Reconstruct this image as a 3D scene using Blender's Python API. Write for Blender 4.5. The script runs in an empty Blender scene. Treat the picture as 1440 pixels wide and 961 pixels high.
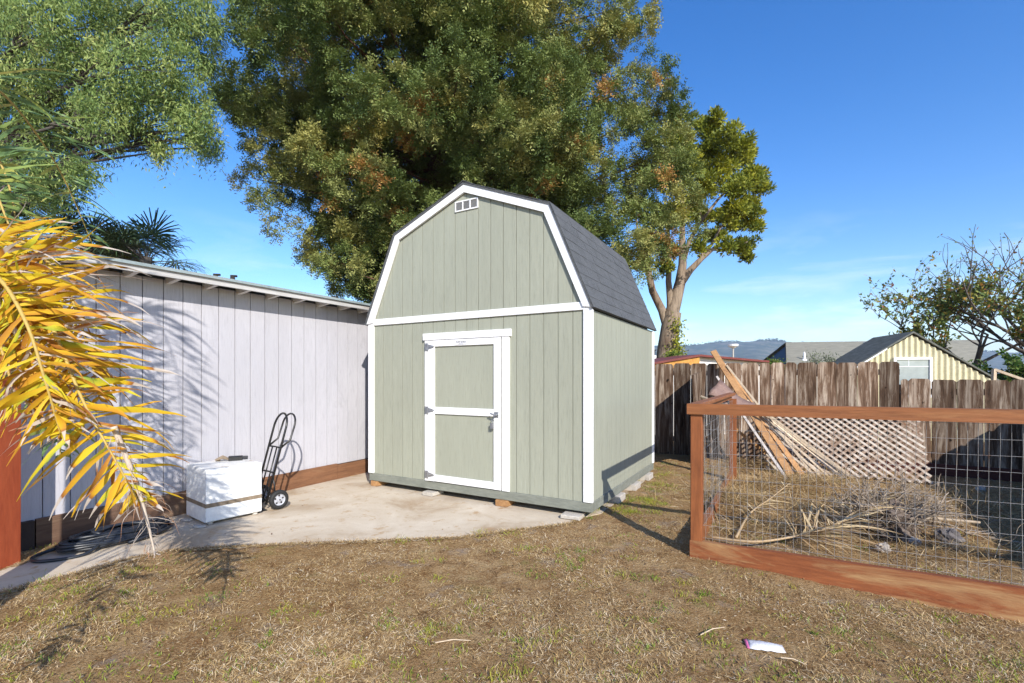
import bpy, math, random
import numpy as np
from mathutils import Vector, Matrix, noise
random.seed(7); RNG = np.random.default_rng(11)
D = bpy.data; S = bpy.context.scene; COL = S.collection
F, HZ, H = 664.0, 532.0, 1.45          # focal length (px of a 1440 px wide frame), horizon row, eye height
ROT = math.radians(-29.76)
AX = np.array([math.cos(ROT), math.sin(ROT)]); AY = np.array([-math.sin(ROT), math.cos(ROT)])
def G(u, v, z=0.0):
    y = F*(H-z)/(v-HZ); return np.array([(u-720)/F*y, y, z])
def P(u, v, y):
    return np.array([(u-720)/F*y, y, H-(v-HZ)*y/F])
def tline(o, u):                        # distance along a line from o in direction AX seen at column u
    k = (u-720)/F; return (k*o[1]-o[0])/(AX[0]-k*AX[1])
def loc2(o, x, y): return np.array(o[:2])+AX*x+AY*y
rnd = random.uniform

# ------------------------------------------------------------------ mesh builder
class MB:
    def __init__(s): s.v = []; s.f = []
    def add(s, vs, fs):
        b = len(s.v); s.v += [tuple(map(float, p)) for p in vs]; s.f += [tuple(b+i for i in f) for f in fs]
    def hexa(s, p): s.add(p, [(0,3,2,1),(4,5,6,7),(0,1,5,4),(1,2,6,5),(2,3,7,6),(3,0,4,7)])
    def box(s, x0, x1, y0, y1, z0, z1, ch=0.0):
        if ch <= 0:
            s.hexa([(x0,y0,z0),(x1,y0,z0),(x1,y1,z0),(x0,y1,z0),(x0,y0,z1),(x1,y0,z1),(x1,y1,z1),(x0,y1,z1)]); return
        d = (x1-x0, y1-y0, z1-z0); ax = d.index(max(d)); lo = (x0,y0,z0); hi = (x1,y1,z1)
        a, b = [i for i in range(3) if i != ax]; c = ch
        ring = [(lo[a]+c,lo[b]),(hi[a]-c,lo[b]),(hi[a],lo[b]+c),(hi[a],hi[b]-c),(hi[a]-c,hi[b]),(lo[a]+c,hi[b]),(lo[a],hi[b]-c),(lo[a],lo[b]+c)]
        vs = []
        for e in (lo[ax], hi[ax]):
            for (p, q) in ring:
                w = [0,0,0]; w[ax] = e; w[a] = p; w[b] = q; vs.append(w)
        fs = [tuple(range(8)), tuple(range(15,7,-1))]+[(i,(i+1)%8,8+(i+1)%8,8+i) for i in range(8)]
        s.add(vs, fs)
    def beam(s, a, b, w, t, up=(0,0,1), twist=0):      # rectangular bar from a to b, width w, thickness t
        a = Vector(a); b = Vector(b); d = (b-a).normalized(); u = Vector(up)
        sd = d.cross(u).normalized(); n = sd.cross(d).normalized()
        if twist:
            R = Matrix.Rotation(twist, 3, d); sd = R@sd; n = R@n
        q = [a-sd*w/2-n*t/2, a+sd*w/2-n*t/2, a+sd*w/2+n*t/2, a-sd*w/2+n*t/2]
        s.hexa(q+[p+(b-a) for p in q])
    def tube(s, pts, r, n=6, cap=True):
        pts = [Vector(p) for p in pts]; m = len(pts); rr = r if hasattr(r, '__len__') else [r]*m
        b = len(s.v); prev = None
        for i, p in enumerate(pts):
            d = (pts[min(i+1,m-1)]-pts[max(i-1,0)])
            if d.length < 1e-9: d = Vector((0,0,1))
            d.normalize()
            if prev is None:
                x = d.cross(Vector((0,0,1)))
                if x.length < .05: x = d.cross(Vector((0,1,0)))
            else: x = prev-d*prev.dot(d)
            x.normalize(); prev = x; y = d.cross(x)
            for k in range(n):
                a = 2*math.pi*k/n; s.v.append(tuple(p+(x*math.cos(a)+y*math.sin(a))*rr[i]))
        for i in range(m-1):
            for k in range(n):
                s.f.append((b+i*n+k, b+i*n+(k+1)%n, b+(i+1)*n+(k+1)%n, b+(i+1)*n+k))
        if cap:
            s.f.append(tuple(b+k for k in range(n))[::-1]); s.f.append(tuple(b+(m-1)*n+k for k in range(n)))
    def prism(s, poly, d0, d1, plane='xz'):            # polygon extruded along the remaining axis
        n = len(poly)
        def mk(p, d): return (p[0], d, p[1]) if plane == 'xz' else ((d, p[0], p[1]) if plane == 'yz' else (p[0], p[1], d))
        s.add([mk(p, d0) for p in poly]+[mk(p, d1) for p in poly],
              [tuple(range(n)), tuple(range(2*n-1, n-1, -1))]+[(i, i+n, (i+1)%n+n, (i+1)%n) for i in range(n)])
    def lathe(s, prof, c=(0,0,0), axis='z', n=24):     # prof: (radius, height)
        b = len(s.v); m = len(prof)
        for (r, h) in prof:
            for k in range(n):
                a = 2*math.pi*k/n; p = (r*math.cos(a), r*math.sin(a), h)
                if axis == 'y': p = (p[0], p[2], p[1])
                if axis == 'x': p = (p[2], p[0], p[1])
                s.v.append((c[0]+p[0], c[1]+p[1], c[2]+p[2]))
        for i in range(m-1):
            for k in range(n): s.f.append((b+i*n+k, b+i*n+(k+1)%n, b+(i+1)*n+(k+1)%n, b+(i+1)*n+k))
    def build(s, name, mat, parent=None, smooth=False):
        me = D.meshes.new(name); me.from_pydata(s.v, [], s.f); me.validate()
        import bmesh
        bm = bmesh.new(); bm.from_mesh(me); bmesh.ops.recalc_face_normals(bm, faces=bm.faces); bm.to_mesh(me); bm.free()
        if smooth: me.polygons.foreach_set('use_smooth', [True]*len(me.polygons))
        me.materials.append(mat); o = D.objects.new(name, me); COL.objects.link(o)
        if parent: o.parent = parent
        return o
def npmesh(name, V, Q, mat, parent=None, tint=None, smooth=False):   # V (n,3); Q (m,4)
    me = D.meshes.new(name); V = np.asarray(V, np.float32); Q = np.asarray(Q, np.int32); k = Q.shape[1]
    me.vertices.add(len(V)); me.vertices.foreach_set('co', V.ravel())
    me.loops.add(Q.size); me.loops.foreach_set('vertex_index', Q.ravel())
    me.polygons.add(len(Q)); me.polygons.foreach_set('loop_start', np.arange(0, Q.size, k, dtype=np.int32))
    me.update(calc_edges=True)
    if smooth: me.polygons.foreach_set('use_smooth', np.ones(len(Q), bool))
    if tint is not None:
        a = me.attributes.new('tint', 'FLOAT', 'POINT'); a.data.foreach_set('value', np.asarray(tint, np.float32))
    me.materials.append(mat); o = D.objects.new(name, me); COL.objects.link(o)
    if parent: o.parent = parent
    return o
def tag(o, label=None, cat=None, group=None, kind=None):
    if label: o['label'] = label
    if cat: o['category'] = cat
    if group: o['group'] = group
    if kind: o['kind'] = kind
    return o
def empty(name, loc=(0,0,0), rz=0.0, **k):
    o = D.objects.new(name, None); COL.objects.link(o); o.location = loc; o.rotation_euler = (0,0,rz); o.empty_display_size = .2
    return tag(o, **k)

# ------------------------------------------------------------------ materials
def newmat(name):
    m = D.materials.new(name); m.use_nodes = True; n = m.node_tree; b = n.nodes['Principled BSDF']; return m, n, b
def N(n, typ, **k):
    x = n.nodes.new(typ)
    for a, v in k.items(): setattr(x, a, v)
    return x
def ramp(n, fac, stops):
    r = N(n, 'ShaderNodeValToRGB'); e = r.color_ramp.elements
    while len(e) < len(stops): e.new(.5)
    for i, (p, c) in enumerate(stops): e[i].position = p; e[i].color = (*c, 1)
    n.links.new(fac, r.inputs[0]); return r.outputs[0]
def coords(n, sc, coord='Object'):
    t = N(n, 'ShaderNodeTexCoord'); mp = N(n, 'ShaderNodeMapping'); mp.inputs['Scale'].default_value = sc
    n.links.new(t.outputs[coord], mp.inputs[0]); return mp.outputs[0]
def noi(n, vec, scale=1, detail=5, rough=.6, dist=0):
    x = N(n, 'ShaderNodeTexNoise'); x.inputs['Scale'].default_value = scale; x.inputs['Detail'].default_value = detail
    x.inputs['Roughness'].default_value = rough; x.inputs['Distortion'].default_value = dist
    n.links.new(vec, x.inputs['Vector']); return x.outputs['Fac']
def mix(n, fac, a, b, mode='MIX'):
    x = N(n, 'ShaderNodeMix', data_type='RGBA', blend_type=mode)
    for s, v in ((0, fac), (6, a), (7, b)):
        if isinstance(v, (int, float)): x.inputs[s].default_value = v
        elif isinstance(v, tuple): x.inputs[s].default_value = (*v, 1)
        else: n.links.new(v, x.inputs[s])
    return x.outputs[2]
def bump(n, b, h, strength=.3, dist=.01):
    x = N(n, 'ShaderNodeBump'); x.inputs['Strength'].default_value = strength; x.inputs['Distance'].default_value = dist
    n.links.new(h, x.inputs['Height']); n.links.new(x.outputs[0], b.inputs['Normal'])
def rmap(n, f, lo, hi):
    x = N(n, 'ShaderNodeMapRange'); x.inputs[1].default_value = lo; x.inputs[2].default_value = hi; n.links.new(f, x.inputs[0]); return x.outputs[0]
def stuff(name, c1, c2, sc=(4,4,4), rough=.8, bstr=.2, bdist=.004, fine=40, spot=None, spotr=(.6,.7), spec=.3, metal=0, objrand=0.0, coord='Object'):
    m, n, b = newmat(name); vec = coords(n, sc, coord); f = noi(n, vec, 1, 6, .65)
    c = ramp(n, f, [(.3, c1), (.7, c2)])
    v2 = coords(n, tuple(fine*x/max(sc) for x in sc), coord); g = noi(n, v2, 1, 4, .7)
    c = mix(n, .35, c, ramp(n, g, [(.25, tuple(x*.6 for x in c1)), (.75, tuple(min(1, x*1.3) for x in c2))]))
    if spot:
        v3 = coords(n, tuple(x*.45 for x in sc), coord); h = noi(n, v3, 1, 8, .7, .6); c = mix(n, rmap(n, h, *spotr), c, spot)
    if objrand:
        oi = N(n, 'ShaderNodeObjectInfo'); hs = N(n, 'ShaderNodeHueSaturation')
        n.links.new(rmap(n, oi.outputs['Random'], 0, 1), hs.inputs['Value'])
        hs.inputs['Saturation'].default_value = 1
        mr = N(n, 'ShaderNodeMapRange'); mr.inputs[3].default_value = 1-objrand; mr.inputs[4].default_value = 1+objrand
        n.links.new(oi.outputs['Random'], mr.inputs[0]); n.links.new(mr.outputs[0], hs.inputs['Value'])
        n.links.new(c, hs.inputs['Color']); c = hs.outputs[0]
    n.links.new(c, b.inputs['Base Color']); b.inputs['Roughness'].default_value = rough
    b.inputs['Specular IOR Level'].default_value = spec; b.inputs['Metallic'].default_value = metal
    if bstr: bump(n, b, g, bstr, bdist)
    return m
def leafmat(name, stops, trans=.3, rough=.55):
    m, n, b = newmat(name); a = N(n, 'ShaderNodeAttribute', attribute_name='tint')
    c = ramp(n, a.outputs['Fac'], stops); n.links.new(c, b.inputs['Base Color']); b.inputs['Roughness'].default_value = rough
    b.inputs['Specular IOR Level'].default_value = .25
    t = N(n, 'ShaderNodeBsdfTranslucent'); n.links.new(c, t.inputs[0]); mx = N(n, 'ShaderNodeMixShader'); mx.inputs[0].default_value = trans
    n.links.new(b.outputs[0], mx.inputs[1]); n.links.new(t.outputs[0], mx.inputs[2]); n.links.new(mx.outputs[0], n.nodes['Material Output'].inputs[0])
    return m
def flat(name, c, rough=.6, metal=0, spec=.4):
    return stuff(name, tuple(x*.9 for x in c), tuple(min(1, x*1.08) for x in c), (6,6,6), rough, .08, .002, 60, spec=spec, metal=metal)

def siding(name, c, dark, light, vert=(9,9,1.2), stain=None):
    m, n, b = newmat(name)
    f = noi(n, coords(n, vert), 1, 6, .7); g = noi(n, coords(n, (70,70,5)), 1, 5, .75)
    w = noi(n, coords(n, (.7,.7,.5)), 1, 3, .5)
    col = ramp(n, f, [(.3, tuple(x*.93 for x in c)), (.7, tuple(min(1, x*1.05) for x in c))])
    col = mix(n, rmap(n, g, .52, .80), col, dark); col = mix(n, rmap(n, g, .42, .16), col, light)
    col = mix(n, rmap(n, w, .2, 1.1), col, tuple(x*.72 for x in c))
    if stain:
        h = noi(n, coords(n, (3,3,1.4)), 1, 8, .72, .8); col = mix(n, rmap(n, h, .56, .72), col, stain)
    n.links.new(col, b.inputs['Base Color']); b.inputs['Roughness'].default_value = .75; b.inputs['Specular IOR Level'].default_value = .25
    bump(n, b, g, .55, .004); return m
M = {}
M['shed'] = siding('sage_siding', (.335,.345,.275), (.21,.22,.175), (.44,.45,.38))
M['grey'] = siding('lavender_grey_siding', (.50,.49,.525), (.30,.29,.32), (.66,.65,.68), stain=(.38,.37,.40))
M['white'] = stuff('white_paint', (.74,.74,.74), (.84,.84,.83), (3,3,3), .5, .12, .002, 40)
M['skid'] = stuff('grey_green_skid', (.13,.14,.12), (.24,.25,.21), (3,8,14), .8, .4, .003, 60, spot=(.33,.34,.30), spotr=(.58,.75))
M['dark'] = flat('dark_gap', (.025,.02,.018), .9)
def shingles():
    m, n, b = newmat('asphalt_shingle')
    f = noi(n, coords(n, (1.5,5,9)), 1, 5, .7); g = noi(n, coords(n, (90,90,90)), 1, 3, .8)
    c = ramp(n, f, [(.3, (.034,.036,.038)), (.72, (.078,.082,.087))]); c = mix(n, rmap(n, g, .42, .8), c, (.16,.165,.172))
    n.links.new(c, b.inputs['Base Color']); b.inputs['Roughness'].default_value = .9; bump(n, b, g, .6, .004); return m
M['shingle'] = shingles()
M['metal'] = stuff('galvanised', (.28,.29,.31), (.45,.46,.48), (20,20,20), .4, .1, .001, 60, metal=.8)
M['grille'] = flat('vent_louvre_grey', (.42,.42,.43), .6)
M['redwood'] = stuff('stained_redwood', (.14,.046,.015), (.31,.118,.04), (2.2,14,26), .62, .6, .004, 60, spot=(.34,.16,.06), spotr=(.55,.80), spec=.35)
M['redpost'] = stuff('stained_redwood_post', (.14,.042,.013), (.29,.098,.032), (22,22,2.2), .62, .45, .003, 60, spot=(.36,.15,.06), spotr=(.6,.8), spec=.35)
M['redboard'] = stuff('mud_splashed_redwood', (.13,.035,.013), (.27,.088,.03), (1.6,10,13), .75, .6, .004, 55, spot=(.33,.19,.085), spotr=(.47,.60))
M['baseboard'] = stuff('brown_baseboard', (.08,.045,.03), (.19,.11,.07), (12,1.5,14), .85, .6, .005, 50, spot=(.28,.19,.12), spotr=(.52,.7))
M['basered'] = stuff('red_brown_baseboard', (.11,.05,.026), (.24,.115,.058), (12,1.6,14), .85, .6, .005, 50, spot=(.36,.22,.12), spotr=(.55,.75))
M['fence'] = None
def fencemat(name, lo, mid, pale, k=1.0):
    m, n, b = newmat(name); oi = N(n, 'ShaderNodeObjectInfo')
    mp = N(n, 'ShaderNodeMapping'); t = N(n, 'ShaderNodeTexCoord'); n.links.new(t.outputs['Object'], mp.inputs[0]); mp.inputs['Scale'].default_value = (16,16,1.3)
    cm = N(n, 'ShaderNodeCombineXYZ'); mm = N(n, 'ShaderNodeMath', operation='MULTIPLY'); mm.inputs[1].default_value = 37; n.links.new(oi.outputs['Random'], mm.inputs[0])
    for i in range(3): n.links.new(mm.outputs[0], cm.inputs[i])
    n.links.new(cm.outputs[0], mp.inputs['Location'])
    f = noi(n, mp.outputs[0], 1, 9, .72, .5); g = noi(n, coords(n, (110,110,6)), 1, 4, .7)
    c = ramp(n, f, [(.34, lo), (.48, mid), (.57, tuple((a+b_)/2 for a, b_ in zip(mid, pale))), (.68, pale)])
    c = mix(n, rmap(n, g, .55, .85), c, tuple(x*.35 for x in lo)); kn = noi(n, coords(n, (13,13,9)), 1, 2, .4, .3); c = mix(n, rmap(n, kn, .70, .76), c, tuple(x*.25 for x in lo))
    hs = N(n, 'ShaderNodeHueSaturation'); mr = N(n, 'ShaderNodeMapRange'); mr.inputs[3].default_value = .6; mr.inputs[4].default_value = 1.55
    n.links.new(oi.outputs['Random'], mr.inputs[0]); n.links.new(mr.outputs[0], hs.inputs['Value']); n.links.new(c, hs.inputs['Color'])
    z = N(n, 'ShaderNodeSeparateXYZ'); n.links.new(t.outputs['Object'], z.inputs[0])
    n.links.new(hs.outputs[0], b.inputs['Base Color']); b.inputs['Roughness'].default_value = .9; b.inputs['Specular IOR Level'].default_value = .15
    bump(n, b, f, .9, .008); return m
M['fence'] = fencemat('weathered_fence_board', (.045,.026,.016), (.125,.076,.048), (.43,.35,.27))
M['plank'] = stuff('tan_board', (.30,.15,.06), (.48,.27,.12), (10,10,10), .7, .3, .003, 40, spot=(.18,.09,.05), spotr=(.55,.75), objrand=.25)
M['lath'] = stuff('pale_lath', (.36,.27,.18), (.58,.47,.34), (10,10,10), .8, .3, .003, 40, objrand=.25)
M['lattice'] = stuff('weathered_lattice', (.34,.27,.20), (.60,.53,.44), (5,5,5), .85, .3, .003, 40, spot=(.17,.085,.04), spotr=(.52,.64))
M['wire'] = stuff('galvanised_wire', (.26,.25,.24), (.42,.40,.38), (8,8,8), .5, 0, .001, 40, metal=.35, spot=(.22,.10,.05), spotr=(.6,.7))
M['black'] = flat('black_tube', (.012,.012,.013), .35, spec=.5)
M['rubber'] = flat('black_rubber', (.018,.018,.018), .7)
M['hose'] = flat('black_hose', (.016,.019,.026), .38, spec=.5)
M['steel'] = stuff('rim_steel', (.42,.43,.47), (.55,.56,.6), (20,20,20), .45, .1, .001, 60, metal=.3)
M['freezer'] = stuff('white_enamel', (.72,.74,.75), (.82,.83,.83), (3,3,3), .38, .05, .001, 20, spot=(.62,.66,.67), spotr=(.55,.9), spec=.5)
M['rust'] = stuff('rust_stained_enamel', (.62,.60,.55), (.80,.80,.78), (9,9,9), .6, .2, .002, 40, spot=(.26,.15,.08), spotr=(.54,.66))
M['band'] = stuff('brown_band', (.16,.12,.08), (.27,.21,.15), (20,20,3), .8, .3, .002, 50)
M['postred'] = stuff('orange_red_post', (.26,.045,.016), (.36,.078,.028), (14,14,2), .7, .4, .003, 50, spot=(.22,.05,.02), spotr=(.6,.8))
M['conc_block'] = stuff('concrete_block', (.34,.31,.27), (.52,.48,.42), (12,12,12), .95, .5, .004, 60)
M['rock'] = stuff('grey_rock', (.24,.21,.18), (.46,.42,.37), (9,9,9), .95, .8, .01, 40)
M['deadwood'] = stuff('grey_dead_wood', (.11,.08,.055), (.43,.35,.27), (14,14,14), .95, .8, .008, 40)
M['bark_red'] = stuff('redwood_bark', (.07,.035,.022), (.18,.10,.065), (7,7,1), .95, 1, .04, 20)
M['bark_tan'] = stuff('tan_bark', (.13,.095,.07), (.33,.26,.19), (9,9,1.6), .95, .9, .03, 20, spot=(.10,.065,.045), spotr=(.5,.65))
M['bark_grey'] = stuff('grey_bark', (.06,.05,.045), (.15,.13,.115), (9,9,3), .95, .8, .02, 30)
M['brownsheet'] = stuff('brown_sheet', (.17,.10,.08), (.30,.20,.16), (7,7,7), .85, .4, .004, 40)
M['bag'] = stuff('plastic_bag', (.42,.42,.46), (.74,.74,.76), (26,26,26), .35, .5, .004, 80, spec=.5)
M['pink'] = flat('pink_print', (.65,.15,.32), .4)

# ------------------------------------------------------------------ terrain
SLAB = [G(u, v)[:2] for u, v in [(-160,880),(0,836),(84,814),(134,800),(187,786),(247,775),(330,770),(420,766),(510,763),(600,759),(650,757),(700,750),(760,743),(805,737),(818,728)]]
def inpoly(x, y, poly):
    x = np.asarray(x); y = np.asarray(y); r = np.zeros(x.shape, bool); j = len(poly)-1
    for i in range(len(poly)):
        xi, yi = poly[i]; xj, yj = poly[j]
        with np.errstate(divide='ignore', invalid='ignore'):
            c = ((yi > y) != (yj > y)) & (x < (xj-xi)*(y-yi)/(yj-yi+1e-12)+xi)
        r ^= c; j = i
    return r
GW = np.array([-4.088, 4.045]); SH = np.array([.809, 4.794]); FN = np.array([2.873, 9.083]); PN = np.array([1.444, 3.836])
slab_poly = SLAB+[loc2(SH, 0, .3), loc2(SH, 0, 2.6), loc2(GW, 0, 5.6), loc2(GW, 0, .62), G(50,785)[:2], G(0,804)[:2], G(-160,846)[:2]]
MND = G(1120, 690)[:2]; MND2 = G(1240, 745)[:2]; MND3 = G(1040, 712)[:2]
def gz(x, y):
    x = np.asarray(x, float); y = np.asarray(y, float)
    s = np.clip((x-1.6)/1.6, 0, 1)*np.clip((5.5-y)/1.5, 0, 1)
    z = -.001-.052*s
    def bl(c, rx, ry, h): return h*np.exp(-(((x-c[0])/rx)**2+((y-c[1])/ry)**2))
    z = z+bl(MND, .9, .35, .12)+bl(MND2, .5, .3, .05)+bl(MND3, .3, .4, .10)
    lump = np.sin(x*2.3+1)*np.sin(y*2.9+.5)*.006+np.sin(x*7.1+y*3)*np.sin(y*6.3-x*2)*.005+np.sin(x*17+y*11)*np.sin(y*19-x*5)*.003
    return z+lump*np.clip(12-y, 0, 1)
def axis(lo, hi, step, far, grow=1.35):
    a = list(np.arange(lo, hi+1e-6, step)); s = step; x = hi
    while x < far: s *= grow; x += s; a.append(x)
    s = step; x = lo
    while x > -far: s *= grow; x -= s; a.insert(0, x)
    return np.array(a)
gx = axis(-4.6, 7.5, .05, 9000); gy = axis(.8, 9.4, .05, 9000)
X, Y = np.meshgrid(gx, gy); Z = gz(X, Y); Z = Z+(np.abs(X) < 8)*(Y < 10)*(Y > .5)*RNG.normal(0, .0034, Z.shape)
ins = inpoly(X, Y, slab_poly); e_ = ins.copy()
for dy_, dx_ in ((1,0),(-1,0),(0,1),(0,-1),(1,1),(-1,-1)): e_ &= np.roll(ins, (dy_,dx_), (0,1))
ins = e_; Z = np.where(ins, -.03, Z)
nx, ny = len(gx), len(gy); I = np.arange(nx*ny).reshape(ny, nx)
Q = np.stack([I[:-1,:-1], I[:-1,1:], I[1:,1:], I[1:,:-1]], -1).reshape(-1, 4)
def groundmat():
    m, n, b = newmat('dry_lawn_soil')
    big = noi(n, coords(n, (.8,.8,.8)), 1, 5, .6); med = noi(n, coords(n, (5,5,5)), 1, 8, .75, .4); fn = noi(n, coords(n, (70,70,70)), 1, 5, .8)
    c = ramp(n, med, [(.32, (.12,.062,.024)), (.45, (.33,.195,.085)), (.60, (.50,.335,.165)), (.78, (.55,.42,.27))])
    c = mix(n, rmap(n, big, .42, .68), c, (.33,.19,.075)); c = mix(n, rmap(n, fn, .52, .70), c, (.60,.46,.27)); c = mix(n, rmap(n, fn, .47, .30), c, (.04,.022,.01))
    gr = noi(n, coords(n, (2.1,2.1,2.1)), 1, 6, .7); c = mix(n, rmap(n, gr, .58, .80), c, (.20,.20,.05)); g2 = noi(n, coords(n, (3.1,3.1,3.1)), 1, 7, .72, .3); c = mix(n, rmap(n, g2, .56, .72), c, (.33,.27,.22)); c = mix(n, rmap(n, g2, .42, .30), c, (.20,.095,.035))
    n.links.new(c, b.inputs['Base Color']); b.inputs['Roughness'].default_value = 1; b.inputs['Specular IOR Level'].default_value = .1
    ad = N(n, 'ShaderNodeMath', operation='MULTIPLY_ADD'); n.links.new(noi(n, coords(n, (22,22,22)), 1, 6, .8), ad.inputs[0]); ad.inputs[1].default_value = 2.2; n.links.new(fn, ad.inputs[2])
    bump(n, b, ad.outputs[0], 1.0, .016); return m
tag(npmesh('ground', np.stack([X, Y, Z], -1).reshape(-1, 3), Q, groundmat(), smooth=True), kind='structure')
def concmat():
    m, n, b = newmat('stained_concrete')
    big = noi(n, coords(n, (1.3,1.3,1.3)), 1, 7, .65, .5); fn = noi(n, coords(n, (60,60,60)), 1, 6, .8); md = noi(n, coords(n, (6,6,6)), 1, 6, .7)
    c = ramp(n, big, [(.3, (.33,.235,.145)), (.48, (.50,.42,.32)), (.7, (.60,.53,.43))]); c = mix(n, rmap(n, md, .56, .72), c, (.36,.22,.10))
    c = mix(n, rmap(n, fn, .56, .8), c, (.30,.25,.19)); c = mix(n, rmap(n, fn, .4, .15), c, (.68,.63,.55))
    # hairline crack
    n.links.new(c, b.inputs['Base Color']); b.inputs['Roughness'].default_value = .9; b.inputs['Specular IOR Level'].default_value = .2
    bump(n, b, fn, .5, .004); return m
M['concrete'] = concmat()
sp = []
for i in range(len(SLAB)-1):           # subdivide the front edge into an uneven line
    a, b_ = SLAB[i], SLAB[i+1]; k = max(1, int(np.linalg.norm(b_-a)/.06))
    for j in range(k): sp.append(a+(b_-a)*j/k+RNG.normal(0, .007, 2)*(1 if j else 0))
sp += [SLAB[-1]]+list(slab_poly[len(SLAB):])
mb = MB(); mb.prism([tuple(p) for p in sp], -.12, .004, 'xy'); tag(mb.build('path', M['concrete']), kind='structure')

# ------------------------------------------------------------------ the gambrel shed
shed = empty('garden_shed', (SH[0], SH[1], 0), ROT, label='sage green gambrel-roofed garden shed with white trim, standing on the concrete slab', cat='shed')
W_, L_ = 3.14, 2.66; CX = -W_/2
out = [(CX-1.625,2.165), (CX-1.10,3.305), (CX,3.752), (CX+1.12,3.305), (CX+1.60,2.165)]
def roofz(x, off=0.0):
    for (a, b_) in zip(out[:-1], out[1:]):
        if a[0] <= x <= b_[0]: return a[1]+(b_[1]-a[1])*(x-a[0])/(b_[0]-a[0])-off
    return 2.2-off
def planks(mb, x0, x1, zb, ztop, y0, y1, first, step, gap=.007, keep=None, breaks=()):
    xs = [x0]; g = first
    edges = []
    while g < x1: 
        if g > x0: edges.append(g)
        g += step
    e = [x0]+edges+[x1]
    for a, b_ in zip(e[:-1], e[1:]):
        a2 = a+gap/2 if a != x0 else a; b2 = b_-gap/2 if b_ != x1 else b_
        if b2-a2 < .01: continue
        pts = [a2]+[q for q in breaks if a2 < q < b2]+[b2]
        tops = [(p, ztop(p)) for p in pts]
        if min(t for _, t in tops) <= zb: continue
        mb.prism([(a2, zb), (b2, zb)]+tops[::-1], y0, y1)
# front wall: backing and grooved planks (lower, then gable)
DT0, DT1 = -2.112, -1.068                          # door leaf, local x
mb = MB(); mb.prism([(-W_+.02,.18),(-.02,.18),(-.02,2.15),(out[3][0]-.03,3.24),(CX,3.69),(out[1][0]+.03,3.24),(-W_+.02,2.15)], .022, .06)
mb.box(-W_+.02,-W_+.07,.06,L_-.02,.18,2.15); mb.box(-.07,-.02,.06,L_-.02,.18,2.15); mb.prism([(-W_+.07,.18),(-.07,.18),(-.07,2.15),(out[3][0]-.03,3.24),(CX,3.69),(out[1][0]+.03,3.24),(-W_+.07,2.15)], L_-.06, L_-.022)
mb.build('wall_frame', M['shed'], shed)
mb = MB()
off = -.041-.168*20
planks(mb, -W_+.02, DT0-.06, .18, lambda x: 2.15, .010, .021, off, .168); planks(mb, DT1+.10, -.02, .18, lambda x: 2.15, .010, .021, off, .168)
planks(mb, DT0-.06+.001, DT1+.10-.001, 1.95, lambda x: 2.15, .0102, .021, off, .168)
planks(mb, -W_+.02, -.02, 2.155, lambda x: roofz(x, .05), .008, .021, off, .168, breaks=(out[1][0], CX, out[3][0]))
mb.build('front_siding', M['shed'], shed)
mb = MB()                                           # side planks, built in y
def sideplanks(mb, xa, xb):
    y = .012; i = 0
    while y < L_-.012:
        y1 = min(y+.168-.007, L_-.012); mb.box(xa, xb, y, y1, .18, 2.15); y += .168
sideplanks(mb, -.0195, -.009); mb.build('side_siding', M['shed'], shed)
mb = MB(); sideplanks(mb, -W_+.009, -W_+.0195); mb.build('side_siding', M['shed'], shed)
mb = MB(); mb.box(-W_, 0, 0, .045, .08, .178, .004); mb.box(-.045, 0, .046, L_-.046, .08, .178, .004); mb.box(-W_, -W_+.045, .046, L_-.046, .08, .178, .004); mb.box(-W_, 0, L_-.045, L_, .08, .178, .004)
mb.box(-W_+.05, -.05, .05, L_-.05, .14, .17)
mb.build('base_frame', M['skid'], shed)
tz = lambda a, b_, c, d, e, f: [a, b_, c, d, e, f]
for (x0, x1) in ((-W_-.012, -W_+.085), (-.088, .010)):
    mb = MB(); mb.box(x0, x1, -.012, .0095, .183, 2.19, .003)
    s_ = (x1-.021, x1) if x1 > 0 else (x0, x0+.021)
    mb.box(s_[0]+(.0005 if x1 < 0 else 0), s_[1]-(.0005 if x1 > 0 else 0), .0097, .03, .183, 2.15); mb.build('corner_trim', M['white'], shed)
mb = MB(); mb.box(-.0085, .010, L_-.075, L_+.008, .183, 2.15, .003); mb.build('corner_trim', M['white'], shed)
mb = MB(); mb.box(-W_+.0855, -.0885, -.010, .0075, 2.150, 2.232, .003); mb.build('band_trim', M['white'], shed)
def inset(poly, d):
    r = []
    for i, p in enumerate(poly):
        p = Vector(p); n = Vector((0, 0)); ds = []
        for a, b_ in ((i-1, i), (i, i+1)):
            if a < 0 or b_ >= len(poly): continue
            e = (Vector(poly[b_])-Vector(poly[a])).normalized(); ds.append(Vector((e.y, -e.x)))
        if len(ds) == 2: q = (ds[0]+ds[1]).normalized(); q = q*(d/q.dot(ds[0]))
        else: q = ds[0]*d
        r.append(tuple(p+q))
    return r
inn = inset(out, .022); inn2 = inset(out, .105)
for a, b_ in ((0,1),(1,2),(2,3),(3,4)):
    mb = MB(); p = [inn[a], inn[b_], inn2[b_], inn2[a]]
    if a == 0: p[3] = (-W_-.012+.097, 2.185); p[0] = (inn[0][0], 2.17)
    if b_ == 4: p[1] = (inn[4][0], 2.17); p[2] = (.010-.097, 2.185)
    mb.prism(p, -.028, -.0005); mb.build('rake_trim', M['white'], shed)
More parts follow.
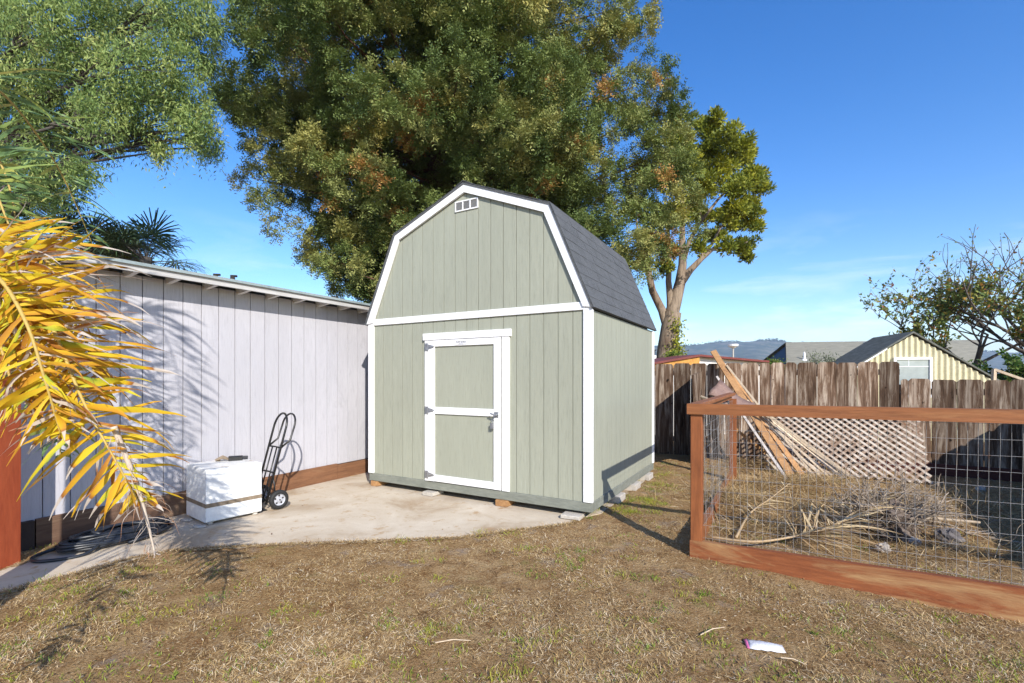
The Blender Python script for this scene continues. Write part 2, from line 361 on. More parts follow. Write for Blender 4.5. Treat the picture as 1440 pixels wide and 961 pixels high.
# roof
roof_mb = MB()
for a, b_ in ((0,1),(1,2),(2,3),(3,4)):
    roof_mb.prism([out[a], out[b_], inn[b_], inn[a]], -.036, L_+.05)
roof = roof_mb.build('roof', M['shingle'], shed)
mb = MB()
for a, b_, nn in ((0,1,9),(1,2,8),(3,2,8),(4,3,9)):
    A = Vector(out[a]); B = Vector(out[b_]); e = (B-A); nrm = Vector((-e.y, e.x)).normalized()
    if nrm.y < 0: nrm = -nrm
    for i in range(nn):
        p0 = A+e*(i-.12 if i else 0)/nn; p1 = A+e*(i+1)/nn; y = -.04+rnd(-.003,.003)
        # tabs along the course
        yy = y; o_ = (i % 3)*.1
        first = True
        while yy < L_+.055:
            w = (.33-o_ if first else .33); first = False; y2 = min(yy+w-.004, L_+.055); t = rnd(.006,.009)
            if y2-yy > .02: mb.prism([tuple(p0+nrm*.001), tuple(p1+nrm*.001), tuple(p1+nrm*.004), tuple(p0+nrm*t)], yy, y2)
            yy += w
mb.prism([(CX-.12,3.752-.040),(CX,3.769),(CX+.12,3.752-.040),(CX+.12,3.752-.036),(CX,3.775),(CX-.12,3.752-.036)], -.043, L_+.057)
mb.build('shingle_courses', M['shingle'], roof)
# vent
v = MB(); vx0, vx1, vz0, vz1 = -1.715, -1.385, 3.430, 3.552; fr = .013
v.box(vx0, vx1, -.006, .0078, vz0, vz0+fr); v.box(vx0, vx1, -.006, .0078, vz1-fr, vz1)
for k in range(4): c = vx0+(vx1-vx0-fr)*k/3; v.box(c, c+fr, -.0055, .0078, vz0+fr, vz1-fr)
vent = v.build('gable_vent', M['white'], shed)
v = MB()
for k in range(9): z = vz0+.016+k*.0105; v.hexa([(vx0+.01,-.002,z),(vx1-.01,-.002,z),(vx1-.01,.0075,z+.006),(vx0+.01,.0075,z+.006),(vx0+.01,-.002,z+.002),(vx1-.01,-.002,z+.002),(vx1-.01,.0075,z+.008),(vx0+.01,.0075,z+.008)])
v.build('louvre', M['grille'], vent)
# door frame
mb = MB(); mb.box(DT0-.062, DT0-.004, -.014, .0105, .183, 1.915, .003); mb.build('door_jamb', M['white'], shed)
mb = MB(); mb.box(DT1+.012, DT1+.105, -.014, .0105, .183, 1.915, .003); mb.build('door_jamb', M['white'], shed)
mb = MB(); mb.box(DT0-.085, DT1+.125, -.022, .0108, 1.917, 2.0, .003); mb.build('door_header', M['white'], shed)
mb = MB(); mb.box(DT0-.004, DT1+.012, .014, .0215, .18, 1.917); mb.build('door_recess', flat('reddish_gap', (.06,.02,.015), .9), shed)
door = empty('door'); door.parent = shed; 
def dbox(name, x0, x1, z0, z1, y0, y1, m, ch=.003, par=None):
    b_ = MB(); b_.box(x0, x1, y0, y1, z0, z1, ch); return b_.build(name, m, par or door)
dbox('door_panel', DT0+.01, DT1-.01, .2, 1.9, .000, .012, M['shed'], 0)
dbox('stile', DT0, DT0+.095, .187, 1.911, -.020, -.0005, M['white']); dbox('stile', DT1-.095, DT1, .187, 1.911, -.020, -.0005, M['white'])
dbox('rail', DT0+.0955, DT1-.0955, 1.835, 1.911, -.0195, -.0005, M['white']); dbox('rail', DT0+.0955, DT1-.0955, 1.013, 1.097, -.0195, -.0005, M['white']); dbox('rail', DT0+.0955, DT1-.0955, .187, .268, -.0195, -.0005, M['white'])
for z in (1.835, 1.055, .262):
    h = MB(); h.box(DT0-.05, DT0-.008, -.024, -.0145, z-.045, z+.045); h.prism([(DT0-.001, z-.03), (DT0+.085, z-.012), (DT0+.095, z), (DT0+.085, z+.012), (DT0-.001, z+.03)], -.026, -.0205)
    h.tube([(DT0-.004,-.024,z-.045),(DT0-.004,-.024,z+.045)], .007, 8)
    for (a, c) in ((-.03,.025),(-.03,-.025),(.03,0),(.065,0)): h.lathe([(0,-.031),(.006,-.030),(.007,-.026)], (DT0+a, 0, z+c), 'y', 8)
    h.build('hinge', M['metal'], door)
h = MB(); hx, hz_ = DT1-.055, 1.035
h.box(hx-.028, hx+.028, -.026, -.0205, hz_-.032, hz_+.032, .002); h.lathe([(.016,-.055),(.016,-.026),(.02,-.026)], (hx,0,hz_), 'y', 16); h.lathe([(0,-.055),(.016,-.055)], (hx,0,hz_), 'y', 16)
h.tube([(hx-.055,-.066,hz_+.018),(hx+.012,-.066,hz_-.004)], .009, 8); h.tube([(hx,-.05,hz_),(hx,-.068,hz_)], .007, 8)
h.build('door_handle', M['metal'], door)
h = MB(); h.tube([(hx-.02,-.028,hz_-.03),(hx-.05,-.04,hz_-.06),(hx-.035,-.045,hz_-.10),(hx-.02,-.04,hz_-.06)], .0045, 6); h.box(hx-.062, hx-.02, -.055, -.030, hz_-.155, hz_-.095, .004); h.build('padlock', M['metal'], door)
def text(body, size, mat, parent, loc, rot=(math.pi/2,0,0), ext=.0006):
    c = D.curves.new('lettering', 'FONT'); c.body = body; c.size = size; c.extrude = ext; c.align_x = 'CENTER'; c.align_y = 'CENTER'
    o = D.objects.new('lettering', c); COL.objects.link(o); dg = bpy.context.evaluated_depsgraph_get(); me = D.meshes.new_from_object(o.evaluated_get(dg)); D.objects.remove(o)
    me.materials.clear(); me.materials.append(mat); o = D.objects.new('lettering', me); COL.objects.link(o); o.parent = parent; o.location = loc; o.rotation_euler = rot; return o
pl = MB(); px = (DT0+DT1)/2-.0; px = -1.615; pl.box(px-.083, px+.083, -.0225, -.0197, 1.846, 1.892); plate = pl.build('name_plate', flat('plate_silver', (.66,.66,.67), .5), door)
text('TUFF SHED', .030, flat('plate_black', (.03,.03,.035), .5), plate, (px, -.0228, 1.877)); text('tuffshed.com', .013, flat('plate_grey', (.2,.2,.22), .5), plate, (px, -.0228, 1.855))

def block(name, u, v, lx, ly, lz, m, label, cat, dy=.0):
    t = tline(SH, u); o = empty_box = MB(); o.box(-lx/2, lx/2, -ly/2, ly/2, 0, lz, .006)
    ob = o.build(name, m); p = loc2(SH, t, dy); ob.location = (p[0], p[1], .0085); ob.rotation_euler = (0,0,ROT+rnd(-.06,.06)); return tag(ob, label, cat, 'blocks propping up the shed')
block('paver', 606, 691, .17, .2, .045, M['conc_block'], 'small pale concrete paver propping the shed below its door', 'paver', .04)
block('paver', 806, 728, .20, .2, .040, M['conc_block'], 'wide pale concrete paver poking out under the right front corner', 'paver', -.0)
block('wood_block', 706, 707, .15, .2, .07, M['plank'], 'orange wooden block under the right side of the shed door', 'wood block', .08)
block('wood_block', 526, 677, .12, .2, .068, M['plank'], 'orange wooden block under the shed at its left corner', 'wood block', .10)
for k, yy in enumerate((.9, 1.6, 2.3)):
    b_ = MB(); b_.box(-.09, .09, -.12, .12, 0, .082, .006); ob = b_.build('side_paver', M['conc_block']); p = loc2(SH, -.04, yy); ob.location = (p[0], p[1], -.004); ob.rotation_euler = (0,0,ROT)
    tag(ob, ['concrete paver under the long side of the shed, nearest the white corner', 'concrete paver under the middle of the long side of the shed', 'concrete paver under the far end of the long side of the shed'][k], 'paver', 'blocks propping up the shed')

# ------------------------------------------------------------------ grey outbuilding on the left
gb = empty('outbuilding', (GW[0], GW[1], 0), ROT, label='long lavender grey outbuilding with grooved siding behind the white box', cat='building')
Y0, Y1 = -2.6, 6.6
mb = MB(); mb.box(-4, -.03, Y0+.02, Y1-.02, .0, 2.46); mb.build('wall_core', M['grey'], gb)
mb = MB(); yy = .785-.184*18
while yy < Y1:
    a, b_ = max(yy+.004, Y0), min(yy+.184-.004, Y1)
    if b_-a > .02: mb.box(-.029, 0-rnd(0,.0015), a, b_, .215, 2.47)
    yy += .184
mb.build('siding', M['grey'], gb)
mb = MB(); mb.box(-.03, .035, 0, 1.92, -.03, .245, .005); mb.build('base_board', M['baseboard'], gb)
mb = MB(); mb.box(-.03, .030, 1.925, 3.15, -.03, .225, .005); mb.build('base_board', M['basered'], gb)
mb = MB(); mb.box(-.03, .032, 3.155, 6.5, -.03, .205, .005); mb.build('base_board', M['basered'], gb)
mb = MB(); mb.box(-.03, .06, -.10, -.015, -.03, .24, .005); mb.box(-.029,-.003,-2.6,-.11,-.03,.21); mb.build('base_board', flat('dark_old_board', (.05,.035,.028), .9), gb)
sl = math.tan(math.radians(7))
mb = MB(); mb.prism([(.25, 2.457), (.225, 2.457), (.225, 2.524), (.25, 2.524)], Y0-.2, Y1+.2); mb.build('fascia', stuff('weathered_white_fascia', (.33,.32,.31), (.55,.54,.53), (4,1.2,20), .8, .3, .003, 60, spot=(.30,.24,.18), spotr=(.58,.72)), gb)
mb = MB(); mb.prism([(.262, 2.526), (-4.3, 2.526+4.56*sl), (-4.3, 2.546+4.56*sl), (.262, 2.546)], Y0-.25, Y1+.25); mb.prism([(.262,2.526),(.270,2.518),(.275,2.518),(.270,2.549),(.262,2.549)], Y0-.25, Y1+.25)
rf = mb.build('roof', stuff('green_grey_roofing', (.16,.20,.20), (.30,.35,.35), (3,3,3), .7, .3, .003, 40), gb)
mb = MB(); mb.prism([(.224, 2.50), (-4.0, 2.50+4.22*sl), (-4.0, 2.524+4.22*sl), (.224, 2.525)], Y0, Y1); mb.build('soffit', flat('brown_soffit', (.12,.085,.06), .9), gb)
for k in range(-6, 17):
    y = .63+k*.366
    if Y0 < y < Y1-.05:
        mb = MB(); mb.prism([(.2245, 2.459), (.2245, 2.498), (-.0295, 2.498+.25*sl-.0), (-.0295, 2.43)], y, y+.042); mb.build('rafter', stuff('sunlit_white_rafter', (.66,.65,.64), (.80,.79,.78), (9,9,9), .8) if k == -6 else D.materials['sunlit_white_rafter'], gb)  # rafter colour lightened to stand in for sunlight under the eave
for (u_, hh) in ((303,.03), (327,.05), (470,.02)):
    mb = MB(); k = (u_-720)/F; o0 = GW+AX*.1; t = (k*o0[1]-o0[0])/(AY[0]-k*AY[1]); mb.tube([(.10,t,2.55),(.10,t,2.575+hh)], [.035,.02], 8); mb.tube([(.10,t-.02,2.565+hh),(.10,t+.05,2.575+hh)], .014, 6); mb.build('roof_debris', M['dark'], rf)

# ------------------------------------------------------------------ fences
fen = empty('board_fence', (FN[0], FN[1], 0), ROT, label='weathered brown board fence with dog-eared tops across the back of the yard', cat='fence')
def board(x0, x1, top, par, bottom=-.03, y=0., ear=.035, wob=True):
    mb = MB(); g = .004; a, b_ = x0+g, x1-g; e = min(ear, (b_-a)*.3); dz = rnd(-.008,.008); ln = rnd(-.004,.004)
    yo = y+rnd(-.006,.006)
    mb.prism([(a, bottom), (b_, bottom), (b_+ln, top-e+dz), (b_-e+ln, top+dz), (a+e+ln, top+dz+rnd(-.004,.004)), (a+ln, top-e+dz)], yo, yo+.019)
    return mb.build('board', M['fence'], par)
us = [895,921,947,971,994,1019,1043,1067.5,1084,1104,1121,1149,1177,1206,1236,1265]
ts = [tline(FN, u) for u in us]; t0 = ts[0]; pre = [t0-.24*k for k in range(14, 0, -1)]; ts = pre+ts
for a, b_ in zip(ts[:-1], ts[1:]): board(a, b_, 1.725-.006*max(a,0), fen)
us2 = [1266.5,1277.5,1310,1346,1384,1421,1462]; ts2 = [tline(FN, u) for u in us2]; ts2 += [ts2[-1]+.25*k for k in (1,2)]
for a, b_ in zip(ts2[:-1], ts2[1:]): board(a, b_, 1.435-.01*(a-3.6), fen)
TE = ts2[-1]
mb = MB()
for z in (.25, 1.5): mb.box(t0-3, 3.6, .027, .065, z, z+.09)
for z in (.25, 1.2): mb.box(3.602, TE, .027, .065, z, z+.09)
mb.build('rail', M['bark_grey'], fen)
for x in (-3.2,-.8,1.6,3.63,TE-.1):
    mb = MB(); mb.box(x-.045, x+.045, .067, .157, -.1, 1.6 if x < 3.6 else 1.35, .004); mb.build('post', M['bark_grey'], fen)
mb = MB(); mb.box(3.0, TE, -.045, -.012, -.06, .17, .004); mb.build('kick_board', stuff('dark_red_kickboard', (.05,.016,.012), (.10,.035,.025), (2,9,12), .9), fen)
# unseen side fence on the right, added to cast the shadow over the pen corner
sf = empty('unseen_side_fence', (*loc2(FN, 5.55, 0), 0), ROT-math.pi/2, label='unseen side board fence beyond the right edge, added to shadow the back fence and pen corner', cat='fence')
for k in range(26): board(.03+k*.25, .03+(k+1)*.25, 1.43, sf)
mb = MB(); mb.box(0, 6.5, .027, .065, .25, .34); mb.box(0, 6.5, .027, .065, 1.15, 1.24); mb.build('rail', M['bark_grey'], sf)
# panel square to the fence, added to cast the dark slanting shadow on it
mb = MB(); pw = .95
mb.hexa([(.80,-pw,-.02),(.825,-pw,-.02),(.825,-.008,-.02),(.80,-.008,-.02),(.70,-pw,1.50),(.725,-pw,1.50),(.725,-.008,1.57),(.70,-.008,1.57)])
pn = mb.build('shadow_panel', M['fence']); pn.location = (FN[0], FN[1], 0); pn.rotation_euler = (0,0,ROT); tag(pn, 'wooden panel on edge against the back fence behind the pen corner, added to cast its slanting shadow', 'panel')

# ------------------------------------------------------------------ wire pen
pen = empty('garden_pen', (PN[0], PN[1], 0), ROT, label='red stained wooden garden pen with wire mesh sides around the brush pile', cat='pen')
PL, PD = 5.2, 3.40
def pbox(name, m, *a, par=pen): b_ = MB(); b_.box(*a, .004); return b_.build(name, m, par)
b_ = MB(); b_.hexa([(0,0,-.03),(PL,0,-.14),(PL,.045,-.14),(0,.045,-.03),(0,0,.135),(PL,0,.22),(PL,.045,.22),(0,.045,.135)]); b_.build('base_board', M['redboard'], pen)
b_ = MB(); b_.hexa([(0,.0455,-.03),(.045,.0455,-.03),(.045,PD,-.03),(0,PD,-.03),(0,.0455,.15),(.045,.0455,.15),(.045,PD,.12),(0,PD,.12)]); b_.build('base_board', M['redwood'], pen)
for (x, y, zt) in ((.004,.003,1.155), (.0,PD-.09,1.155), (2.75,.047,1.165), (5.1,.047,1.2)):
    if x in (2.75,): continue
    b_ = MB(); b_.box(x, x+.089, y+.0, y+.089, .136 if y < .01 else -.05, zt, .004); b_.build('post', M['redpost'], pen)
b_ = MB(); b_.hexa([(-.02,-.018,1.158),(PL,-.018,1.195),(PL,.022,1.195),(-.02,.022,1.158),(-.02,-.018,1.243),(PL,-.018,1.285),(PL,.022,1.285),(-.02,.022,1.243)]); b_.build('top_rail', M['redwood'], pen)
pbox('top_rail', M['redwood'], -.015, .075, .0225, PD+.01, 1.205, 1.243)
pbox('top_rail', M['redwood'], -.012, .026, .0225, PD+.01, 1.150, 1.203)
def mesh_panel(n_len, z0f, z1f, mk, par, step=.0508, stepz=.098, r=.0012):
    mb = MB(); n = int(n_len/step)
    def bow(s, z): return .022*math.sin(s*1.7+.4)*math.sin((z-.1)*2.6)+.006*math.sin(s*9+z*3)+.004*math.sin(s*23+z*11)
    for i in range(n+1):
        s = .06+i*step; zs = np.linspace(z0f(s), z1f(s), 7)
        mb.tube([mk(s+.004*math.sin(z*5+s), bow(s, z), z) for z in zs], r, 4, False)
    for j in range(12):
        f = j; pts = []
        for s in np.arange(.05, n_len+.06, .12):
            z = z0f(s)+.03+j*stepz+.004*math.sin(s*2.2+j)
            if z < z1f(s): pts.append(mk(s, bow(s, z)+.003, z))
        if len(pts) > 1: mb.tube(pts, r, 4, False)
    return mb.build('wire_mesh', M['wire'], par)
mesh_panel(PL-.1, lambda s: .12+.016*s, lambda s: 1.16+.007*s, lambda s, d, z: (s, .050+d, z), pen)
mesh_panel(PD-.1, lambda s: .12, lambda s: 1.15, lambda s, d, z: (.050+d, s, z), pen, .1016, .0985, .0010)

# ------------------------------------------------------------------ lattice and leaning lumber
lt = MB(); x0, x1 = 1.80, 3.78; hgt = 1.22
def lat(s, h, o): # panel coords to fence-local
    f = h/hgt; return (s, -.95+.82*f-o*.75, .03+.93*f-o*.6+.0)
def clipseg(c, sgn):
    pts = []
    # line: h = sgn*(s-c)
    for s in (x0, x1):
        h = sgn*(s-c)
        if 0 <= h <= hgt: pts.append((s, h))
    for h in (0, hgt):
        s = c+sgn*h
        if x0 < s < x1: pts.append((s, h))
    return sorted(set(pts))[:2] if len(pts) >= 2 else None
lroot = empty('lattice_panel', (FN[0], FN[1], 0), ROT, label='weathered wooden lattice panel leaning against the back fence behind the pen wire', cat='lattice')
for sgn, o, m_ in ((1, 0., stuff('shaded_brown_slat', (.13,.075,.045), (.34,.24,.17), (5,5,5), .9, .3, .003, 40)), (-1, .010, M['lattice'])):  # back slats get a darker brown: their shade is put into the colour
    lt = MB(); c = x0-hgt*1.2-.4
    while c < x1+hgt+.3:
        sg = clipseg(c, sgn)
        if sg and len(sg) == 2 and abs(sg[0][0]-sg[1][0]) > .03:
            lt.beam(Vector(lat(*sg[0], o)), Vector(lat(*sg[1], o)), .033, .008, up=(0,-.75,.66))
        c += .113
    lt.build('slat_layer', m_, lroot)
def lean(name, ua, va, ya, ub, vb, w, t, m, label, cat, group='lumber leaning in the pen', twist=0, zb=.02):
    A_ = P(ua, va, ya); B_ = G(ub, vb, zb); base = Vector(B_); mb = MB(); mb.beam(Vector(A_)-base, (0,0,0), w, t, up=(-.3,-.8,.5), twist=twist); o = mb.build(name, m); o.location = base; return tag(o, label, cat, group)
lean('leaning_board', 1003, 494, 8.6, 1112, 668, .10, .035, M['plank'], 'longest orange-tan board rising above the fence top from the brush pile', 'board')
lean('leaning_board', 1016, 512, 8.45, 1128, 668, .07, .03, M['plank'], 'narrow tan board lying close along the right of the longest leaning board', 'board')
lean('leaning_pole', 1008, 530, 8.2, 1109, 678, .035, .03, stuff('grey_pole', (.34,.30,.27), (.55,.50,.46), (9,9,9), .8), 'thin grey pole leaning left of the longest board', 'pole')
lean('leaning_board', 1030, 600, 7.9, 1092, 650, .05, .02, M['plank'], 'short orange-tan stick crossing behind the grey pole inside the pen', 'board', twist=.5)
lb = ['thin pale strip of wood leaning just right of the two tan boards', 'second thin pale strip from the tan boards, leaning towards the lattice', 'third thin pale strip from the tan boards', 'fourth thin pale strip from the tan boards', 'fifth thin pale strip from the tan boards, over the lattice edge', 'sixth pale strip of wood, lowest over the lattice corner']
for k in range(6):
    lean('lath_strip', 1022+k*9.5, 514+k*9.2 if k < 1 else 545+k*6, 8.3-k*.16, 1146+k*11, 671+rnd(-2,2), .03, .011, M['lath'], lb[k], 'strip of wood', 'pale strips beside the lattice', twist=rnd(-.3,.3))
# brown sheet draped over the back corner of the pen
mb = MB(); c0 = loc2(PN, 0, PD); nu, nv = 9, 6; pts = []
q00, q10, q11, q01 = P(996,556,6.9), P(1012,538,7.3), P(1062,572,7.1), P(1030,575,6.6)
for j in range(nv):
    for i in range(nu):
        a, b_ = i/(nu-1), j/(nv-1); p = (q00*(1-a)+q01*a)*(1-b_)+(q10*(1-a)+q11*a)*b_
        p = p+np.array([0,0,.035*math.sin(a*5+b_*2)+.02*math.sin(b_*7)]); pts.append(p)
V_ = np.array(pts); me_f = [(j*nu+i, j*nu+i+1, (j+1)*nu+i+1, (j+1)*nu+i) for j in range(nv-1) for i in range(nu-1)]
mb.add(V_, me_f); sh = mb.build('brown_sheet', M['brownsheet'], smooth=True); so = sh.modifiers.new('thick', 'SOLIDIFY'); so.thickness = .012
tag(sh, 'curled brown sheet draped over the back corner of the pen under the leaning boards', 'sheet')
mb = MB(); a = P(986,558,6.7); b_ = P(1002,566,6.5); mb.tube([a, (a+b_)/2+np.array([0,0,.01]), b_], .018, 8); tag(mb.build('white_pipe', M['lath']), 'short pale pipe lying on the top rail at the back corner of the pen', 'pipe')

# ------------------------------------------------------------------ white box, hand truck, hose
bx = empty('appliance', (-2.990, 4.610, .012), math.radians(52.3), label='white enamel appliance box with a brown band, standing by the grey wall', cat='appliance')
LX, LY, LZ = .528, .510, .545
mb = MB(); mb.box(0, LX, 0, LY, .02, LZ-.004, .010); mb.build('cabinet', M['freezer'], bx)
mb = MB(); mb.box(.006, LX-.006, .006, LY-.006, LZ-.0045, LZ, .0); mb.build('lid', M['rust'], bx)
mb = MB(); e = .0025; z0, z1 = .165, .205
mb.box(-e, LX+e, -e, -.0002, z0, z1); mb.box(-e, LX+e, LY+.0002, LY+e, z0, z1); mb.box(-e, -.0002, 0, LY, z0, z1); mb.box(LX+.0002, LX+e, 0, LY, z0, z1); mb.build('band', M['band'], bx)
for (x, y) in ((.05,.04),(LX-.05,.04),(.05,LY-.05),(LX-.05,LY-.05)): mb = MB(); mb.lathe([(0,0),(.028,0),(.022,.022)], (x,y,-.003), 'z', 12); mb.build('foot', M['conc_block'], bx)
for (u, v, lab) in ((262,733,'flat pale stone chip by the back left foot of the white box'), (281,742,'flat pale stone chip under the front corner of the white box')):
    mb = MB(); mb.lathe([(0,.0),(.055,.0),(.05,.012),(.0,.015)], (0,0,0), 'z', 9); o = mb.build('stone_chip', M['conc_block']); g = G(u, v); o.location = (g[0], g[1], .0085); o.scale = (1.2,.7,.8); tag(o, lab, 'stone')
tl = empty('strap_tool', (0,0,0), 0, label='small black and brown strap tool lying on top of the white box', cat='tool'); R_ = Matrix.Rotation(math.radians(52.3), 3, 'Z')
bw = Vector((-2.990, 4.610, .012)); tl.location = bw+R_@Vector((.36,.34,LZ)); tl.rotation_euler = (0,0,math.radians(25))
mb = MB(); mb.box(-.02,.11,-.03,.03,.0,.05,.008); mb.tube([(.1,0,.03),(.16,.01,.025)], .018, 8); mb.build('buckle', M['black'], tl)
mb = MB()
for k in range(5): mb.tube([(-.02,-.02+.01*k,.02),(-.08,-.03+.02*k,.035+.004*k),(-.14,-.02+.015*k,.02),(-.10,.0+.01*k,.01)], .008, 6)
mb.build('strap', M['band'], tl)

ht = empty('hand_truck', (-2.585, 5.205, .010), math.radians(52.3), label='black hand truck with pneumatic wheels leaning behind the white box', cat='hand truck')
# local +x points away from the box (backwards), +y across (second wheel side)
wr = .105; lean_ = math.radians(15)
def HT(a, h, w): return (a+math.sin(lean_)*h-.10, w, .06+math.cos(lean_)*h)   # a offset normal, h up the frame, w across
W0, W1 = .05, .33
mb = MB(); tb = .012
arch = [HT(0,0,W0)]+[HT(0,.85,W0)]+[HT(0,.85+.16*math.sin(t), (W0+W1)/2-(W1-W0)/2*math.cos(t)) for t in np.linspace(.15,math.pi-.15,12)]+[HT(0,.85,W1), HT(0,0,W1)]
mb.tube(arch, tb, 10)
mb.tube([HT(.0,.62,W0)]+[HT(.0+.085,.70,W0)]+[HT(.095,.85,W0)]+[HT(.095,.87+.13*math.sin(t), (W0+W1)/2-(W1-W0)/2*math.cos(t)) for t in np.linspace(.2,math.pi-.2,10)]+[HT(.095,.85,W1), HT(.085,.70,W1), HT(0,.62,W1)], tb*.9, 10)
for h_ in (.05,.34,.62): mb.tube([HT(0,h_,W0), HT(.015,h_,(W0+W1)/2), HT(0,h_,W1)], tb*.8, 8)
for w in (.14,.24): mb.tube([HT(0,.05,w), HT(0,.62,w)], tb*.7, 8)
for w in (W0, W1): mb.tube([HT(0,.30,w), (.005,w,wr)], tb*.7, 8); mb.tube([HT(0,.02,w), (.005,w,wr)], tb*.7, 8)
mb.build('frame', M['black'], ht, True)
mb = MB(); mb.tube([(.005,-.04,wr),(.005,.42,wr)], .008, 8); mb.build('axle', M['steel'], ht)
mb = MB(); mb.box(-.33,-.095,.03,.35,.001,.006); mb.build('toe_plate', M['black'], ht)
for w in (-.02, .40):
    wh = empty('wheel'); wh.parent = ht; wh.location = (.005, w, wr)
    mb = MB(); prof = [(wr-.042,-.022),(wr-.025,-.030),(wr-.008,-.024),(wr,-.010),(wr,.010),(wr-.008,.024),(wr-.025,.030),(wr-.042,.022)]; mb.lathe(prof+[prof[0]], (0,0,0), 'y', 32); mb.build('tyre', M['rubber'], wh, True)
    mb = MB(); mb.lathe([(wr-.040,-.020),(wr-.050,-.006),(.030,-.006),(.022,-.022),(0,-.024)], (0,0,0), 'y', 32); mb.lathe([(wr-.040,.020),(wr-.050,.006),(.03,.006),(.022,.022),(0,.024)], (0,0,0), 'y', 32); mb.build('rim', M['steel'], wh, False)
    for k in range(5): mb = MB(); a = k*2*math.pi/5+.3; mb.lathe([(0,-.0085),(.010,-.0085),(.011,-.0055)], (.043*math.cos(a),0,.043*math.sin(a)), 'y', 10); mb.build('rim_hole', M['dark'], wh)
    mb = MB(); mb.lathe([(0,-.029),(.008,-.028),(.009,-.02)], (0,0,0), 'y', 10); mb.build('axle_cap', M['dark'], wh)

hc = G(160, 763)[:2]; mb = MB(); pts = []
ang = 0; turns = 13
for i in range(turns*26):
    a = 2*math.pi*i/26; k = i/26; rx = .40-.018*k*(.6+.4*math.sin(k*2.1))+.03*math.sin(k*3.3); ry = .20-.008*k+.02*math.cos(k*2.7)
    p = np.array([ry*math.cos(a)+.02*math.sin(k*1.7), rx*math.sin(a)+.03*math.sin(k*2.3)]); q = hc+AX*(p[0]-.02)+AY*(p[1]+.03)
    pts.append((q[0], q[1], .024+.020*abs(math.sin(a*1.5+k*1.3))+.0065*k))
q = hc; pts += [(*(hc+AX*.20+AY*(-.25)), .022), (*(hc+AX*.12-AY*.48), .02), (*(hc-AX*.02-AY*.52), .02), (*(hc-AX*.10-AY*.42), .03), (*(hc-AX*.08-AY*.1), .06), (*(hc-AX*.02+AY*.2), .07)]
cv = [Vector(p) for p in pts[-7:]]; sm = []
for i in range(len(cv)-1):
    p0 = cv[max(i-1,0)]; p1 = cv[i]; p2 = cv[i+1]; p3 = cv[min(i+2,len(cv)-1)]
    for t in np.linspace(0,1,8,endpoint=False): sm.append(.5*((2*p1)+(p2-p0)*t+(2*p0-5*p1+4*p2-p3)*t*t+(3*p1-p0-3*p2+p3)*t**3))
mb.tube(pts[:-7]+sm+[cv[-1]], .0135, 8); hs = mb.build('garden_hose', M['hose'], smooth=True); tag(hs, 'coiled black garden hose lying on the path beside the grey wall', 'hose')

# orange-red post on the far left
pp = MB(); pp.box(-.20, 0, -.15, 0, -.03, 1.85, .006); o = pp.build('wooden_post', M['postred']); g = G(30, 791); o.location = (g[0], g[1]+.0, 0); o.rotation_euler = (0,.004,math.radians(-8)); tag(o, 'orange-red painted wooden post standing at the left edge behind the palm fronds', 'post')

# ------------------------------------------------------------------ foliage generators
def unit(a): return a/np.maximum(np.linalg.norm(a, axis=-1, keepdims=True), 1e-9)
def kites(base, d, s, L, W):            # base (n,3), direction, side: a kite-shaped leaf each
    n = len(base); L = np.broadcast_to(L, (n,))[:, None]; W = np.broadcast_to(W, (n,))[:, None]
    V = np.stack([base, base+d*L*.45+s*W/2, base+d*L, base+d*L*.45-s*W/2], 1).reshape(-1, 3)
    return V, np.arange(n*4).reshape(n, 4)
def leaves(name, base, d, L, W, tint, mat, parent):
    n = len(base); s = unit(np.cross(d, unit(RNG.normal(size=(n,3))))); V, Q = kites(base, unit(d), s, L, W)
    return npmesh(name, V, Q, mat, parent, np.repeat(tint, 4))
def sprays(name, c, ax, L, nl, ll, lw, tint, mat, parent, flatness=.5):
    n = len(c); ax = unit(ax); up = unit(np.tile([0,0,1.], (n,1))+RNG.normal(0, flatness, (n,3))); sd = unit(np.cross(ax, up)); nr = np.cross(sd, ax)
    B, DD, LL = [], [], []
    for k in range(nl):
        f = (k//2+.4)/(nl/2); sg = 1 if k % 2 else -1
        pos = c+ax*(L[:, None]*f)-nr*(L[:, None]*.18*f*f); dr = unit(ax*(.75)+sd*sg*(1-.4*f)+RNG.normal(0, .22, (n,3)))
        B.append(pos); DD.append(dr); LL.append(np.full(n, ll)*(1.1-.6*f)*RNG.uniform(.7,1.3,n))
    B = np.concatenate(B); DD = np.concatenate(DD); LL = np.concatenate(LL); tt = np.tile(tint, nl)+RNG.normal(0, .03, len(B))
    s = unit(np.cross(DD, np.tile(nr, (nl,1))+RNG.normal(0, .35, B.shape))); V, Q = kites(B, DD, s, LL, lw)
    return npmesh(name, V, Q, mat, parent, np.repeat(np.clip(tt, 0, 1), 4))
def curve(a, b, sag, n=7, j=.0):
    a = np.array(a); b = np.array(b); r = []
    for t in np.linspace(0, 1, n): r.append(a+(b-a)*t+np.array([0,0,sag])*math.sin(math.pi*t)+(RNG.normal(0, j, 3) if 0 < t < 1 else 0))
    return r

# ------------------------------------------------------------------ redwood
TX, TY = -2.2, 15.0
rw = empty('redwood_tree', (TX, TY, 0), 0, label='huge dark green redwood tree with orange-brown tips rising behind the shed', cat='tree')
mb = MB(); mb.tube([(0,0,-.2),(.05,0,3),(0,.1,8),(.05,0,14),(0,0,23)], [.75,.6,.48,.32,.04], 14)
